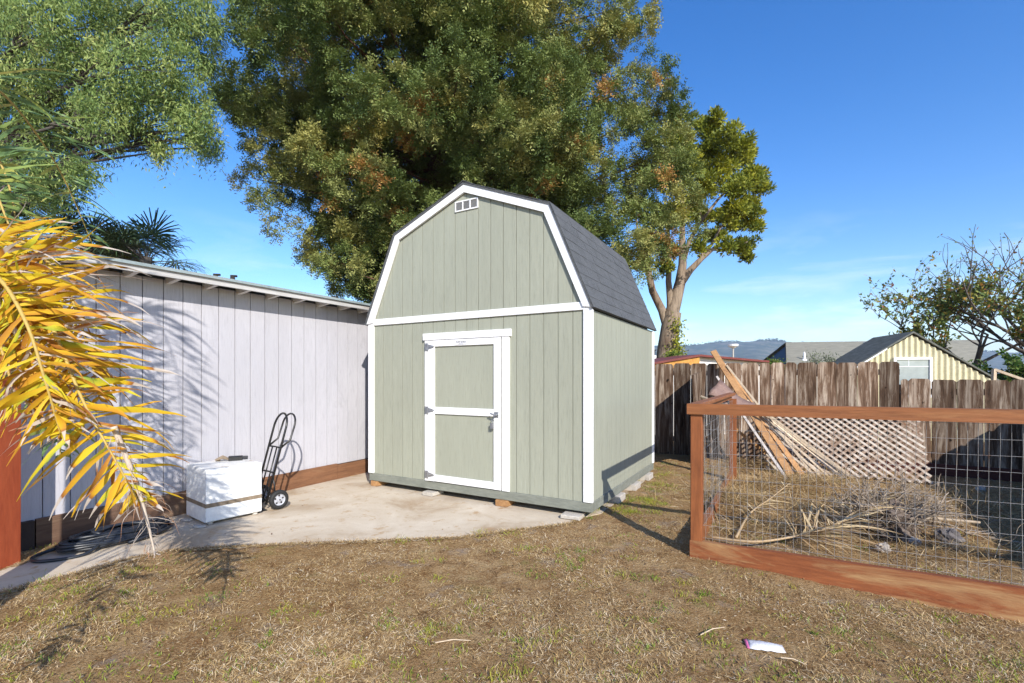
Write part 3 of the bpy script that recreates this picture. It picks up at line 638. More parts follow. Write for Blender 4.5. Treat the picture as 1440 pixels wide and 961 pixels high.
# rows: z, left radius, right radius (world metres across), front depth radius
rows = [(3.6,1.0,3.2,1.0),(4.6,2.6,5.0,1.6),(5.6,3.9,6.0,2.4),(7.2,5.0,6.5,4.2),(9.0,5.8,6.0,5.2),(11,6.3,5.0,5.4),(13,6.3,4.4,5.2),(16,4.8,3.6,4.2),(20,2.6,2.2,2.4),(23,.5,.5,.5)]
zr = np.array(rows)
def rad(z, a):
    l = np.interp(z, zr[:,0], zr[:,1]); r = np.interp(z, zr[:,0], zr[:,2]); f = np.interp(z, zr[:,0], zr[:,3])
    cx = math.cos(a)*(r if math.cos(a) > 0 else l)*.93; cy = math.sin(a)*f; return cx, cy
cl = []
for k in range(520):
    z = 3.9+(22.2-3.9)*(RNG.random()**1.35)
    a = RNG.uniform(-math.pi, 0) if RNG.random() < .80 else RNG.uniform(0, math.pi)
    rr = RNG.uniform(.42, 1.0)**.7; cx, cy = rad(z, a); cl.append((cx*rr, cy*rr, z+RNG.normal(0,.2), RNG.uniform(.5,1.15)))
for k in range(110):
    z = RNG.uniform(4.2, 14); a = RNG.uniform(-math.pi, math.pi); cx, cy = rad(z, a); rr = RNG.uniform(.08,.5); cl.append((cx*rr, cy*rr+.6, z, RNG.uniform(.9,1.3)))
# outlying sprigs of the silhouette, in the picture's lower left and right
for (u, v, y, r) in ((352,250,13.5,.42),(375,290,13.2,.6),(400,322,13,.5),(345,150,13.5,.7),(320,60,13.5,.6),(452,378,12.8,.33),(480,370,12.8,.45),(520,385,12.8,.5),(500,335,13,.6),(905,45,14.5,.5),(915,100,14.5,.6),(945,170,14,.55),(935,215,13.6,.7),(950,290,13.5,.7),(925,340,13.5,.6),(905,300,13,.9),(880,355,13.5,.7),(960,245,13.6,.7),(975,320,14,.4),(930,265,13.4,.8),(930,345,13.4,.6),(900,350,13,.8),(885,380,13,.6),(880,50,13.2,.9),(895,120,13.2,.9),(860,10,13.2,.9),(925,140,13.5,.6),(870,180,13,.9),(915,215,13.6,.8),(905,160,13.8,.8),(870,12,14.5,.7)):
    p = P(u, v, y); cl.append((p[0]-TX, p[1]-TY, p[2], r))
cl = np.array(cl)
for (x, y, z, r) in cl[::3]:
    h0 = max(2.5, z-1.4*(math.hypot(x,y)/7)+.4); mb.tube(curve((x*.02,y*.02,h0), (x,y,z), -.25+rnd(-.2,.2), 6, .06), np.linspace(.07, .010, 6), 5, False)
mb.build('trunk', M['bark_red'], rw, True)
Cc, Ax, Lh, Ti = [], [], [], []
for (x, y, z, r) in cl:
    nt = max(3, int(15*(r/.8)**2*(1 if z < 13.5 else .5)*(1 if y < 1 else .6))); base = RNG.choice([.16,.3,.44,.58], p=[.2,.32,.30,.18]); brown = RNG.random() < .05
    out_ = unit(np.array([x, y, 0])+1e-6)
    for k in range(nt):
        d0 = unit(RNG.normal(size=3)); tc_ = np.array([x,y,z])+d0*r*RNG.random()**.4*np.array([1.15,1.15,.62]); tr = RNG.uniform(.16,.30); ns = int(40*(tr/.22)**1.5)
        d = unit(RNG.normal(size=(ns,3))*np.array([1,1,.8])+out_*.5+d0*.4+np.array([0,0,.25])); Cc.append(tc_+d*tr*RNG.uniform(.0,.8,(ns,1))); Ax.append(d+RNG.normal(0,.18,(ns,3))); Lh.append(RNG.uniform(.14,.28,ns))
        t = np.clip(base+RNG.normal(0,.10)+RNG.normal(0,.05,ns), 0, .8)
        if RNG.random() < (.35 if brown else .015): t = RNG.uniform(.84,1,ns)
        Ti.append(t)
Cc = np.concatenate(Cc); Ax = np.concatenate(Ax); Lh = np.concatenate(Lh); Ti = np.concatenate(Ti); print('redwood sprays', len(Cc))
mrw = leafmat('redwood_foliage', [(.0,(.09,.14,.045)),(.3,(.17,.22,.06)),(.55,(.29,.30,.10)),(.8,(.44,.39,.11)),(.9,(.38,.19,.05)),(1,(.42,.24,.09))], .15, .6)
sprays('crown', Cc, Ax, Lh, 6, .10, .031, Ti, mrw, rw)

# ------------------------------------------------------------------ fine-leaved tree overhanging from the left
lt_ = empty('leafy_tree', (-13.5, 10.5, 0), 0, label='fine-leaved light green tree overhanging the grey outbuilding at the upper left', cat='tree')
ob = np.array([-13.5, 10.5, 0]); mb = MB(); mb.tube([(0,0,-.1),(.1,0,2),(.3,.1,4),(.5,0,7)], [.4,.33,.28,.15], 10)
spots = []
for (u, v, r) in ((20,20,60),(80,30,60),(140,20,55),(200,20,55),(255,20,40),(290,15,22),(20,85,60),(80,90,60),(140,80,60),(195,85,50),(240,75,40),(275,60,25),(30,130,45),(100,150,55),(150,150,45),(185,140,40),(225,130,38),(262,130,35),(285,170,26),(270,200,24),(295,215,18),(255,165,22),(215,200,16),(225,220,12),(190,180,22),(120,200,40),(85,215,40),(60,190,30),(60,255,30),(95,265,28),(120,245,22),(25,235,30),(85,290,20),(55,290,20),(-40,40,70),(-40,150,70),(-90,230,60),(-60,-60,80),(60,-50,70),(180,-50,70),(270,-60,50),(290,90,18),(15,300,24)):
    y = rnd(8.0, 10.6); p = P(u, v-(14 if v > 180 else 0), y); spots.append((*(p-ob), r*y/F*1.05))
spots = np.array(spots)
for (x, y, z, r) in spots:
    mid = np.array([.4+x*.25, y*.3, max(3.0, z*.72)]); mb.tube([mid*.0+np.array([.3,0,3.4]), mid, np.array([x*.65,y*.7,z*.97]), np.array([x,y,z-.1])], [.12,.07,.035,.010], 6, False)
    for k in range(5): e = np.array([x,y,z])+RNG.normal(0, r*.55, 3); mb.tube([(x*.8,y*.85,z*.98), tuple((np.array([x*.8,y*.85,z])+e)/2+np.array([0,0,.08])), tuple(e)], [.02,.012,.004], 4, False)
mb.build('trunk', M['bark_grey'], lt_, True)
B, DD, TT = [], [], []
for (x, y, z, r) in spots:
    sub = int(33*(r/.6)**1.6)+6
    for k in range(sub):
        d = unit(RNG.normal(size=3)); c = np.array([x,y,z])+d*r*RNG.random()**.45*np.array([1,1.1,.9]); n = 62; q = RNG.normal(0, .075, (n,3)); q[:,2] -= RNG.exponential(.10, n)
        B.append(c+q); DD.append(RNG.normal(0,.5,(n,3))+np.array([0,0,-.6])); TT.append(np.full(n, RNG.random()))
B = np.concatenate(B); DD = np.concatenate(DD); TT = np.clip(np.concatenate(TT)*.8+RNG.random(len(B))*.2, 0, 1)
leaves('crown', B, DD, RNG.uniform(.06,.12,len(B)), RNG.uniform(.016,.026,len(B)), TT, leafmat('willowy_foliage', [(0,(.09,.15,.05)),(.45,(.22,.31,.09)),(.8,(.36,.43,.14)),(.97,(.46,.47,.16)),(1,(.34,.22,.13))], .35), lt_)

# ------------------------------------------------------------------ right-hand tree with forked trunk
ft = empty('forked_tree', (*P(934, 532, 17)[:2], 0), 0, label='tree with bare forked tan trunk and bright yellow-green crown right of the shed', cat='tree')
fo = np.array([P(934,532,17)[0], 17, 0]); mb = MB()
def pt(u, v, y=17.): return P(u, v, y)-fo
def limb(pp, rr, n=9): mb.tube([np.array(q_)+RNG.normal(0,.03,3) for q_ in [pt(*p) for p in pp]], [x*.86 for x in rr], n, False)
limb([(935,560),(936,520),(938,490),(941,460),(944,440)], [.46,.44,.42,.38,.34], 12)
limb([(944,445),(951,420),(957,395),(961,370),(960,330),(962,290)], [.30,.26,.22,.17,.12,.07]); limb([(938,460),(930,435),(918,410),(912,385),(908,350)], [.20,.17,.15,.13,.09]); limb([(944,445),(943,420),(940,395),(942,360),(940,320)], [.16,.14,.12,.10,.07])
limb([(957,400),(972,380),(985,362),(1005,350),(1030,340)], [.17,.14,.11,.07,.04]); limb([(985,362),(1000,345),(1015,320),(1035,300)], [.08,.06,.05,.03]); limb([(961,370),(970,340),(985,310),(1010,280),(1040,250)], [.11,.09,.07,.05,.03]); limb([(962,300),(955,260),(965,220),(975,190)], [.08,.06,.04,.03]); limb([(985,310),(985,270),(1000,230),(1010,200)], [.06,.05,.04,.02]); limb([(1000,351),(1030,352),(1050,340)],[.05,.04,.02]); limb([(912,385),(900,350),(895,310)],[.08,.06,.03])
mb.build('trunk', M['bark_tan'], ft, True)
puffs = [(963,195,26),(985,175,20),(1003,172,17),(1000,200,24),(1022,190,19),(1040,203,18),(1030,225,24),(1055,222,16),(1065,245,18),(1072,262,14),(1045,255,24),(1055,285,18),(1058,300,14),(1035,290,20),(1040,320,18),(1052,340,16),(1040,352,13),(1020,345,12),(1010,330,12),(1000,260,24),(980,235,26),(970,270,26),(1010,300,14),(960,230,24),(940,210,24),(930,250,26),(950,300,24),(925,300,24),(990,305,14),(915,340,18),(895,300,22),(900,250,26),(1026,310,15),(1012,240,22),(950,175,18),(1062,318,12),(948,355,11),(1000,330,14),(985,345,12),(1050,362,10),(1070,245,12),(1035,265,20),(905,370,14),(935,375,12),(975,300,18),(990,215,22)]
B, DD, TT = [], [], []
for (u, v, r) in puffs:
    y = 17+rnd(-1.6, 1.6); c = P(u, v, y)-fo; R0 = r*17/F
    for k in range(9):
        d = unit(RNG.normal(size=3)); c2 = c+d*R0*.75*RNG.random()**.4; n = int(150*(R0/.5)**1.2); dd = unit(RNG.normal(size=(n,3))); r2 = R0*.42
        B.append(c2+dd*r2*1.15*RNG.random((n,1))**.6*np.array([1,1,.75])); DD.append(dd+np.array([0,0,.5])); TT.append(np.full(n, RNG.random()))
B = np.concatenate(B); DD = np.concatenate(DD); TT = np.clip(np.concatenate(TT)*.6+RNG.random(len(B))*.4, 0, 1)
leaves('crown', B, DD, RNG.uniform(.09,.16,len(B)), RNG.uniform(.04,.065,len(B)), TT, leafmat('yellow_green_foliage', [(0,(.08,.12,.02)),(.4,(.19,.22,.03)),(.75,(.36,.36,.035)),(1,(.46,.42,.05))], .25), ft)
B = []
for (u, v) in ((944,505),(950,490),(953,470),(951,458),(947,500),(955,497)): n = 140; B.append(pt(u, v, 16.6)+RNG.normal(0,[.12,.12,.22],(n,3)))
B = np.concatenate(B); leaves('ivy', B, RNG.normal(size=B.shape), .09, .06, RNG.random(len(B)), D.materials['yellow_green_foliage'], ft)

# ------------------------------------------------------------------ autumn fruit tree and bushes on the right
def branchy(name, loc, label, cat, seeds, spread, lenf, leafn, leafstops, depth=4, bark='bark_grey', leafL=(.07,.12), thick=.07, group=None, h0=1.2, dens=lambda p: 1.0, tips=.7):
    root = empty(name, loc, 0, label=label, cat=cat, group=group); mb = MB(); B, DD, TT = [], [], []; rg = np.random.default_rng(seeds)
    def grow(p, d, L, r, k):
        n = 5; pts = [p]; q = p.copy(); dd = d.copy()
        for i in range(n): dd = unit(dd+rg.normal(0,.10,3)+np.array([0,0,.035])); q = q+dd*L/n; pts.append(q.copy())
        mb.tube(pts, np.linspace(r, r*.55, n+1), 5 if k > 1 else 7, False)
        if k >= depth-1:
            for q_ in pts[1:]:
                m = rg.poisson(leafn*dens(q_))
                for _ in range(m): B.append(q_+rg.normal(0,.03,3)); DD.append(unit(dd+rg.normal(0,.8,3)+np.array([0,0,-.35]))); TT.append(rg.random())
        if k < depth:
            for _ in range(3 if k else 6):
                f = rg.uniform(.35,1); i = min(n, int(f*n)+1); sd = rg.normal(0,1,3); sd[2] = abs(sd[2])*.5
                grow(pts[i], unit(dd*1.0+sd*spread), L*lenf*rg.uniform(.7,1.15), r*.55, k+1)
    grow(np.array([0,0,0.]), np.array([0,0,1.]), h0, thick, 0)
    mb.build('trunk', M[bark], root, True)
    B = np.array(B); DD = np.array(DD); leaves('crown', B, DD, RNG.uniform(*leafL, len(B)), RNG.uniform(.6,.8,len(B))*leafL[0], np.array(TT), leafmat(name+'_leaf', leafstops, .3), root)
    return root
autumn = [(0,(.07,.11,.04)),(.4,(.14,.20,.055)),(.7,(.28,.28,.06)),(.88,(.34,.22,.04)),(1,(.32,.10,.04))]
p = P(1368, 532, 12.5)
ftr = branchy('fruit_tree', (p[0], p[1], -.1), 'sparse autumn fruit tree with bare upper twigs behind the corrugated shed', 'tree', 5, 1.1, .78, 2.2, autumn, depth=5, leafL=(.08,.14), thick=.08, h0=1.85, dens=lambda q: 2.4 if q[2] < 3.1 else (1.2 if q[2] < 4.0 else .45))
ftr.scale = (.98, 1, 1.0)
p = P(1475, 532, 11.5)
branchy('bare_tree', (p[0], p[1], -.1), 'nearly bare grey twiggy tree cut off by the right edge of the photo', 'tree', 9, .8, .78, .5, autumn, depth=4, leafL=(.06,.10), thick=.09, h0=2.1)
p = P(1425, 532, 11.0)
branchy('green_shrub', (p[0], p[1], -.1), 'dense green leafy shrub in front of the fruit tree at the right edge', 'shrub', 12, 1.0, .75, 7.5, [(0,(.03,.07,.02)),(.5,(.07,.15,.03)),(1,(.20,.24,.05))], depth=4, leafL=(.07,.12), thick=.05, h0=.8)
def blobshrub(name, u, v, y, r, label, stops, n=1500, L=(.05,.09), w=.04):
    c = P(u, v, y); root = empty(name, (c[0], c[1], 0), 0, label=label, cat='shrub'); mb = MB()
    for k in range(7): mb.tube([(0,0,0),(RNG.normal(0,r*.2),RNG.normal(0,r*.2),c[2]*.6),(RNG.normal(0,r*.5),RNG.normal(0,r*.5),c[2]+rnd(-.3,.3)*r)], [.03,.02,.008], 5, False)
    mb.build('stem', M['bark_grey'], root)
    B = []
    for k in range(14): d = unit(RNG.normal(size=3)); B.append(np.array([0,0,c[2]])+d*r*.6*np.array([1,.8,.6])+RNG.normal(0,r*.25,(n//14,3))*np.array([1,1,.8]))
    B = np.concatenate(B); m = D.materials.get(name+'_leaf') or leafmat(name+'_leaf', stops, .25)
    leaves('foliage', B, RNG.normal(size=B.shape)+np.array([0,0,.4]), RNG.uniform(*L,len(B)), w, RNG.random(len(B)), m, root); return root
gs = [(0,(.05,.10,.02)),(.6,(.14,.20,.03)),(1,(.26,.28,.06))]
blobshrub('round_shrub', 1090, 516, 19, .50, 'low rounded green shrub showing over the fence left of the tan roof', gs, 2200)
blobshrub('round_shrub', 950, 506, 15, .38, 'small bright green shrub at the foot of the forked tree trunk', gs, 1500)
blobshrub('grey_shrub', 1158, 507, 13, .45, 'thin grey-green shrub showing over the fence in front of the tan roof', [(0,(.07,.09,.05)),(1,(.22,.24,.14))], 700, (.04,.07), .025)
blobshrub('grey_shrub', 1195, 512, 13, .30, 'small green sprig beside the dark shingled roof over the fence', [(0,(.05,.10,.03)),(1,(.16,.20,.07))], 400, (.04,.07), .03)
blobshrub('yellow_shrub', 172, 358, 11.6, .75, 'yellow-green shrub showing above the outbuilding roof between two fan palms', [(0,(.07,.10,.02)),(.5,(.16,.19,.03)),(1,(.30,.28,.05))], 5200, (.10,.17), .022)

# ------------------------------------------------------------------ fan palms behind the outbuilding
def fanpalm(u, v, y, R0, label, nf=16, seed=1):
    rg = np.random.default_rng(seed); c = P(u, v, y); root = empty('fan_palm', (c[0], c[1], 0), 0, label=label, cat='palm', group='fan palms behind the outbuilding')
    mb = MB(); mb.tube([(0,0,-.1),(0,0,c[2])], [.16,.12], 10); mb.build('trunk', M['bark_grey'], root)
    for k in range(nf):
        a = rg.uniform(0, 2*math.pi); e = rg.uniform(-.2, 1.15); d = np.array([math.cos(a)*math.cos(e), math.sin(a)*math.cos(e), math.sin(e)]); hub = np.array([0,0,c[2]])+d*R0*.55
        sd = unit(np.cross(d, [0,0,1.])); nn = np.cross(sd, d); V, T = [], []; m = 26; B, Dd = [], []
        for i in range(m):
            f = (i/(m-1)-.5)*4.3; dr = unit(d*math.cos(f)+sd*math.sin(f)+nn*rg.normal(0,.08)); L = R0*(.62+.12*math.cos(f))*rg.uniform(.9,1.05)
            w = np.cross(dr, nn); w = unit(w); ps = [hub, hub+dr*L*.5, hub+dr*L*.85-np.array([0,0,.05*R0]), hub+dr*L-np.array([0,0,.16*R0])]
            for j, (p_, ww) in enumerate(zip(ps, (.006,.034,.02,.003))): V += [p_-w*ww/2, p_+w*ww/2]
            T += [rg.random()]*8
        V = np.array(V); Q = []
        for i in range(m):
            for j in range(3): b_ = i*8+j*2; Q.append((b_,b_+1,b_+3,b_+2))
        o = npmesh('frond', V, np.array(Q), D.materials.get('fan_leaf') or leafmat('fan_leaf', [(0,(.03,.06,.035)),(.7,(.07,.11,.05)),(1,(.12,.15,.07))], .2, .4), root, T)
        st = MB(); st.tube([(0,0,c[2]-.1), tuple(hub)], [.014,.008], 5, False); st.build('stalk', M['bark_grey'], o)
fanpalm(122, 348, 11.0, 1.05, 'left of the two dark fan palms behind the outbuilding roof', 18, 3)
fanpalm(205, 362, 10.6, 1.0, 'right of the two dark fan palms behind the outbuilding roof, nearer the shed', 18, 8)

# ------------------------------------------------------------------ feather palm with dying fronds on the left
CR = np.array([-3.15, 2.25, 2.75]); fp = empty('feather_palm', (CR[0], CR[1], 0), 0, label='feather palm with drooping yellow dying fronds at the left edge', cat='palm')
mb = MB(); mb.tube([(0,0,-.1),(.0,.02,1.4),(0,0,CR[2])], [.17,.14,.12], 12); mb.build('trunk', M['bark_grey'], fp)
ymat = leafmat('dying_frond', [(0,(.60,.53,.46)),(.12,(.52,.44,.37)),(.2,(.32,.12,.03)),(.42,(.56,.27,.025)),(.6,(.68,.44,.025)),(.8,(.62,.53,.03)),(.93,(.36,.42,.05)),(1,(.16,.28,.04))], .38, .6)
gmat = leafmat('green_frond', [(0,(.10,.17,.07)),(.5,(.16,.25,.09)),(.85,(.30,.36,.08)),(1,(.46,.40,.10))], .3, .45)
smat = flat('frond_stalk', (.42,.30,.08), .6); smat2 = flat('dry_frond_stalk', (.48,.40,.32), .8); smat3 = flat('dead_frond_stalk', (.42,.30,.17), .85)
def frond(ctrl, LL, nleaf, mat, sm, parent, droop=1.0, width=.032, seed=0, tintf=None, start=.15, side=1.0, face=None, name='frond', origin=CR*np.array([1,1,0]), lift=0.):
    rg = np.random.default_rng(seed); C = [np.array(c)-origin for c in ctrl]; pts = []
    m = len(C)
    for i in range(m-1):
        p0, p1, p2, p3 = C[max(i-1,0)], C[i], C[i+1], C[min(i+2,m-1)]
        for t in np.linspace(0,1,14,endpoint=False): pts.append(.5*((2*p1)+(p2-p0)*t+(2*p0-5*p1+4*p2-p3)*t*t+(3*p1-p0-3*p2+p3)*t**3))
    pts.append(C[-1]); pts = np.array(pts); n = len(pts)
    V, Q, T = [], [], []
    for k in range(nleaf):
        f = start+(1-start)*(k/(nleaf-1)); i = min(int(f*(n-1)), n-2); p = pts[i]+(pts[i+1]-pts[i])*(f*(n-1)-i) if i < n-1 else pts[-1]
        d = unit(pts[i+1]-pts[i]); sd = unit(np.cross(d, [0,0,1.])+1e-6); up = np.cross(sd, d)
        if face is not None: up = unit(np.array(face)-d*np.dot(d, face)+rg.normal(0,.22,3)); sd = unit(np.cross(d, up))
        sg = 1 if k % 2 else -1
        L = LL*(math.sin(math.pi*min(1,(.18+.80*f)))**.6)*rg.uniform(.6,1.25)
        v = unit(d*rg.uniform(.1,.6)+sd*sg*side*rg.uniform(.7,1.1)+up*(rg.uniform(-.2,.35)+lift))
        v = unit(v+(rg.normal(0,.22,3)+np.array([0,0,-.45*max(0,f-.35)]) if face is not None else 0))
        if face is not None and v[2] > .28: v[2] = .28*rg.random(); v = unit(v)
        w0 = width*rg.uniform(.6,1.25); dry_ = False; q = p.copy(); b_ = len(V); S_ = 8
        wd = unit(np.cross(v, up*1.0+rg.normal(0,.5,3))); tt = tintf(rg, f) if tintf else rg.random(); tw = rg.normal(0,.28); bend = (rg.uniform(.1,1.3) if face is not None else rg.uniform(.6,1.6))*droop; dry_ = tintf is not None and tt < .16; w0 *= .55 if dry_ else 1; tipdry = rg.random() < .45
        for j in range(S_+1):
            s_ = j/S_; ww = w0*(.35+1.3*s_ if s_ < .4 else max(.04,(1-s_)/.6)**.8*.87)
            V += [q-wd*ww/2, q+wd*ww/2]; tj = tt
            if tipdry and s_ > .72 and tintf: tj = .1
            elif tintf and s_ > .6: tj = max(.18, tt-.25*(s_-.4))
            T += [tj, tj+ (0 if not tintf or dry_ else -.16)]
            q = q+v*L/S_; v = unit(v+np.array([0,0,-.16*bend*(.15+1.9*s_**1.5)])+rg.normal(0,.17 if dry_ else .06,3)); c_, si = math.cos(tw), math.sin(tw); wd = unit(wd*c_+np.cross(v, wd)*si); wd = unit(wd-v*np.dot(wd,v))
        for j in range(S_): Q.append((b_+2*j,b_+2*j+1,b_+2*j+3,b_+2*j+2))
    o = npmesh(name, np.array(V), np.array(Q), mat, parent, np.clip(T,0,1), smooth=True)
    st = MB(); st.tube(pts, np.linspace(.013,.003,n), 6, True); st.build('stalk', sm, o, True); return o
yt = lambda rg, f: rg.choice([.06,.24,.42,.58,.7,.8,.93], p=[.12,.05,.12,.22,.26,.15,.08])+rg.normal(0,.03)
yt2 = lambda rg, f: rg.choice([.05,.22,.45,.6,.72], p=[.2,.15,.25,.25,.15])
def Y_(u, v, y): return P(u, v, y)
fr_defs = [
 ([CR, P(-50,350,2.1), P(15,385,2.05), P(70,455,2.0), P(115,560,1.97), P(158,640,1.97), P(195,705,2.0)], .44, 86, yt, 1.2),
 ([CR, P(-80,370,1.95), P(-10,385,1.9), P(35,450,1.85), P(65,540,1.85), P(85,610,1.9)], .40, 62, yt, 1.3),
 ([CR, P(-40,320,2.35), P(30,340,2.3), P(85,390,2.25), P(118,470,2.2), P(140,560,2.2)], .40, 66, yt, 1.0),
 ([CR, P(-90,400,2.0), P(-30,420,1.95), P(5,500,1.9), P(25,580,1.9)], .40, 40, yt, 1.4),
 ([CR, P(-80,330,2.2), P(-20,345,2.15), P(20,410,2.1), P(50,500,2.1), P(80,560,2.1)], .42, 54, yt2, 1.1),
 ([CR, P(-90,380,2.05), P(-30,400,2.0), P(20,440,1.98), P(60,520,2.0), P(95,590,2.0)], .46, 56, yt, 1.5),
 ([CR, np.array([-2.8,1.6,2.6]), np.array([-2.35,1.1,2.1]), np.array([-1.95,.95,1.5]), np.array([-1.85,.9,.95])], .42, 60, yt2, 1.0),
]
for k, (c, LL, n, tf, dr) in enumerate(fr_defs): frond(c, LL*.9, int(n*1.75), ymat, smat, fp, dr*.85, .029, 20+k, tf, face=(rnd(-.3,.3),-1,rnd(0,.3)))
# dry tassel at the tip of the longest frond
frond([P(160,600,1.97), P(188,670,2.0), P(205,725,2.0), P(218,780,2.0)], .20, 60, ymat, smat2, fp, 1.6, .009, 77, lambda rg, f: .05+.05*rg.random(), 0.02, .5, name='dry_tassel')
gdefs = [([CR, P(-60,200,2.9), P(-10,215,2.9), P(15,270,2.9), P(25,340,2.9)], .32, 90), ([CR, P(-70,240,2.7), P(-20,250,2.7), P(10,310,2.7), P(30,370,2.7)], .32, 80),
 ([CR, np.array([-2.95,2.1,3.5]), np.array([-2.65,1.9,3.95]), np.array([-2.3,1.5,3.8]), np.array([-2.1,1.15,3.2])], .5, 100), ([CR, np.array([-3.0,2.4,3.6]), np.array([-2.8,2.35,4.1]), np.array([-2.65,2.1,4.3])], .5, 60), ([CR, CR+np.array([-.4,.9,.7]), CR+np.array([-.6,1.6,.5]), CR+np.array([-.7,2.1,-.1])], .5, 60), ([CR, CR+np.array([-.9,-.2,.8]), CR+np.array([-1.8,-.3,.6]), CR+np.array([-2.3,-.3,-.2])], .5, 60), ([CR, CR+np.array([.1,-.8,.8]), CR+np.array([.2,-1.6,.8]), CR+np.array([.2,-2.3,.1])], .5, 60), ([CR, CR+np.array([-.2,.2,1.0]), CR+np.array([-.5,.5,1.7]), CR+np.array([-.9,.9,1.9])], .5, 50),
 ([Y_(-40,430,2.45), Y_(40,470,2.45), Y_(80,560,2.45), Y_(85,640,2.45)], .34, 36)]
for k, (c, LL, n) in enumerate(gdefs): frond(c, LL, n, gmat, smat, fp, .8, .032, 50+k, face=(0,-1,.2) if k < 2 else None)

# ------------------------------------------------------------------ beyond the fence
# tan-roofed house
hb = empty('house', (*P(1105, 532, 22)[:2], 0), 0, label='house with a grey-tan shingled roof and white vent pipe beyond the fence', cat='house'); ho = np.array([*P(1105,532,22)[:2], 0])
def hp(u, v, y): return P(u, v, y)-ho
mb = MB(); A1, B1, C1, D1 = hp(1106,515,21.), hp(1380,520,21.), hp(1380,478,24.5), hp(1105,481.5,24.5)
mb.add([A1,B1,C1,D1,A1-[0,0,.12],B1-[0,0,.12],C1-[0,0,.12],D1-[0,0,.12]], [(0,1,2,3),(4,7,6,5),(0,4,5,1),(1,5,6,2),(2,6,7,3),(3,7,4,0)])
E1, F1 = hp(1104,515,28.)*1, hp(1380,520,28.)*1
mb.add([D1,C1,np.array([C1[0],C1[1]+3.5,A1[2]]),np.array([D1[0],D1[1]+3.5,A1[2]])], [(0,1,2,3)])
hr = mb.build('roof', stuff('tan_shingle', (.17,.16,.125), (.27,.255,.20), (2,5,20), .95, .5, .02, 30), hb)
mb = MB(); zt = A1[2]-.13
mb.box(A1[0]+.3, B1[0], .0, 6.5, -ho[2]-.1, zt-.1); mb.build('wall', flat('beige_stucco', (.42,.39,.33), .9), hb).location = (0, -1, 0)
mb = MB(); mb.add([A1+[.08,.05,-.13], D1+[.08,0,-.13], (D1[0]+.08, D1[1]+3.4, A1[2]-.1)], [(0,1,2)]); mb.add([A1+[-.02,.0,.04],D1+[-.02,0,.04],D1+[-.02,0,-.30],A1+[-.02,0,-.30]], [(0,1,2,3)]); mb.build('gable', flat('blue_grey_gable', (.05,.065,.09), .8), hb)
mb = MB(); q = hp(1131,508,21.8); mb.lathe([(.20,0),(.06,.12),(.04,.40),(.0,.46)], tuple(q-[0,0,.02]), 'z', 10); mb.build('vent_pipe', M['white'], hr)
mb = MB(); q = hp(1225,484,24.4); mb.box(q[0]-.5,q[0]+.6,q[1]-.3,q[1]+.3,q[2]-.1,q[2]+.08); mb.build('skylight', M['white'], hr)

# corrugated yellow shed
cs = empty('corrugated_shed', (*P(1283, 532, 11.)[:2], 0), math.radians(-12), label='pale yellow corrugated gable-end shed with a window behind the fence', cat='shed')
co = np.array([P(1283,532,11.)[0], 11., 0]); RzI = Matrix.Rotation(math.radians(12), 3, 'Z')
pk = H+(532-470)*11/F; zl = H+(532-512)*11/F; zR = H+(532-531)*11/F; xl, xr = -1.08, 1.50
def gh(x): return pk-(pk-zl)*(x/xl)*1.0 if x < 0 else pk-(pk-zR)*(x/xr)
xs = np.arange(xl-.3, xr+.2, .012); V, Q = [], []
for i, x in enumerate(xs):
    y = .022*math.sin(2*math.pi*x/.118); V += [(x, y, 0), (x, y, gh(x)-.02)]
for i in range(len(xs)-1): Q.append((2*i,2*i+1,2*i+3,2*i+2))
npmesh('corrugated_wall', V, Q, stuff('pale_yellow_sheet', (.50,.45,.27), (.60,.55,.38), (3,3,3), .6, .1, .002, 20, spot=(.42,.34,.18), spotr=(.6,.8)), cs, smooth=True)
mb = MB(); mb.box(xl-.25, xl-.2, .03, 1.6, 0, gh(xl)-.2); mb.box(xr+.05, xr+.1, .03, 1.6, 0, zR-.1); mb.box(xl-.2, xr+.05, 1.55, 1.6, 0, zR-.1); mb.build('side_wall', flat('dull_yellow_wall', (.45,.40,.24), .8), cs)
mb = MB(); e0 = (xl-.45, gh(xl-.45)); e1 = (0, pk+.02); e2 = (xr+.2, gh(xr+.2)+.02)
mb.prism([e0, e1, (0, pk+.06), (e0[0], e0[1]+.045)], -.06, 1.7); mb.prism([e1, e2, (e2[0], e2[1]+.04), (0, pk+.06)], -.05, 1.7); mb.build('roof', stuff('dark_shingle', (.06,.062,.055), (.16,.165,.145), (4,4,20), .95, .6, .01, 30), cs)
mb = MB(); mb.prism([(xl-.47, gh(xl-.47)), (-.55, gh(-.55)+.03), (-.55, gh(-.55)+.0), (xl-.45, gh(xl-.45)-.045)], -.085, -.062); mb.build('fascia', M['white'], cs)
wx0, wx1, wz0, wz1 = -.40, .37, 1.0, H+(532-503)*11/F
wf = MB(); 
for a in ((wx0,wx1,wz1-.05,wz1),(wx0,wx1,wz0,wz0+.05),(wx0,wx0+.05,wz0+.05,wz1-.05),(wx1-.05,wx1,wz0+.05,wz1-.05)): wf.box(a[0],a[1],-.06,.03,a[2],a[3])
wn = wf.build('window', M['white'], cs)
wf = MB(); wf.box(wx0+.05,wx1-.05,-.03,-.02,wz0+.05,wz1-.05); wf.build('pane', stuff('window_glass', (.20,.25,.27), (.30,.35,.37), (1,1,1), .12, 0, .001, 2, spec=.8), wn)
wf = MB(); wf.box(wx0+.05,wx1-.05,-.035,-.031,wz1-.22,wz1-.20); wf.box(-.1,-.085,-.035,-.031,wz1-.2,wz1-.05); wf.build('blind', flat('blind_slat', (.6,.62,.62), .5), wn)
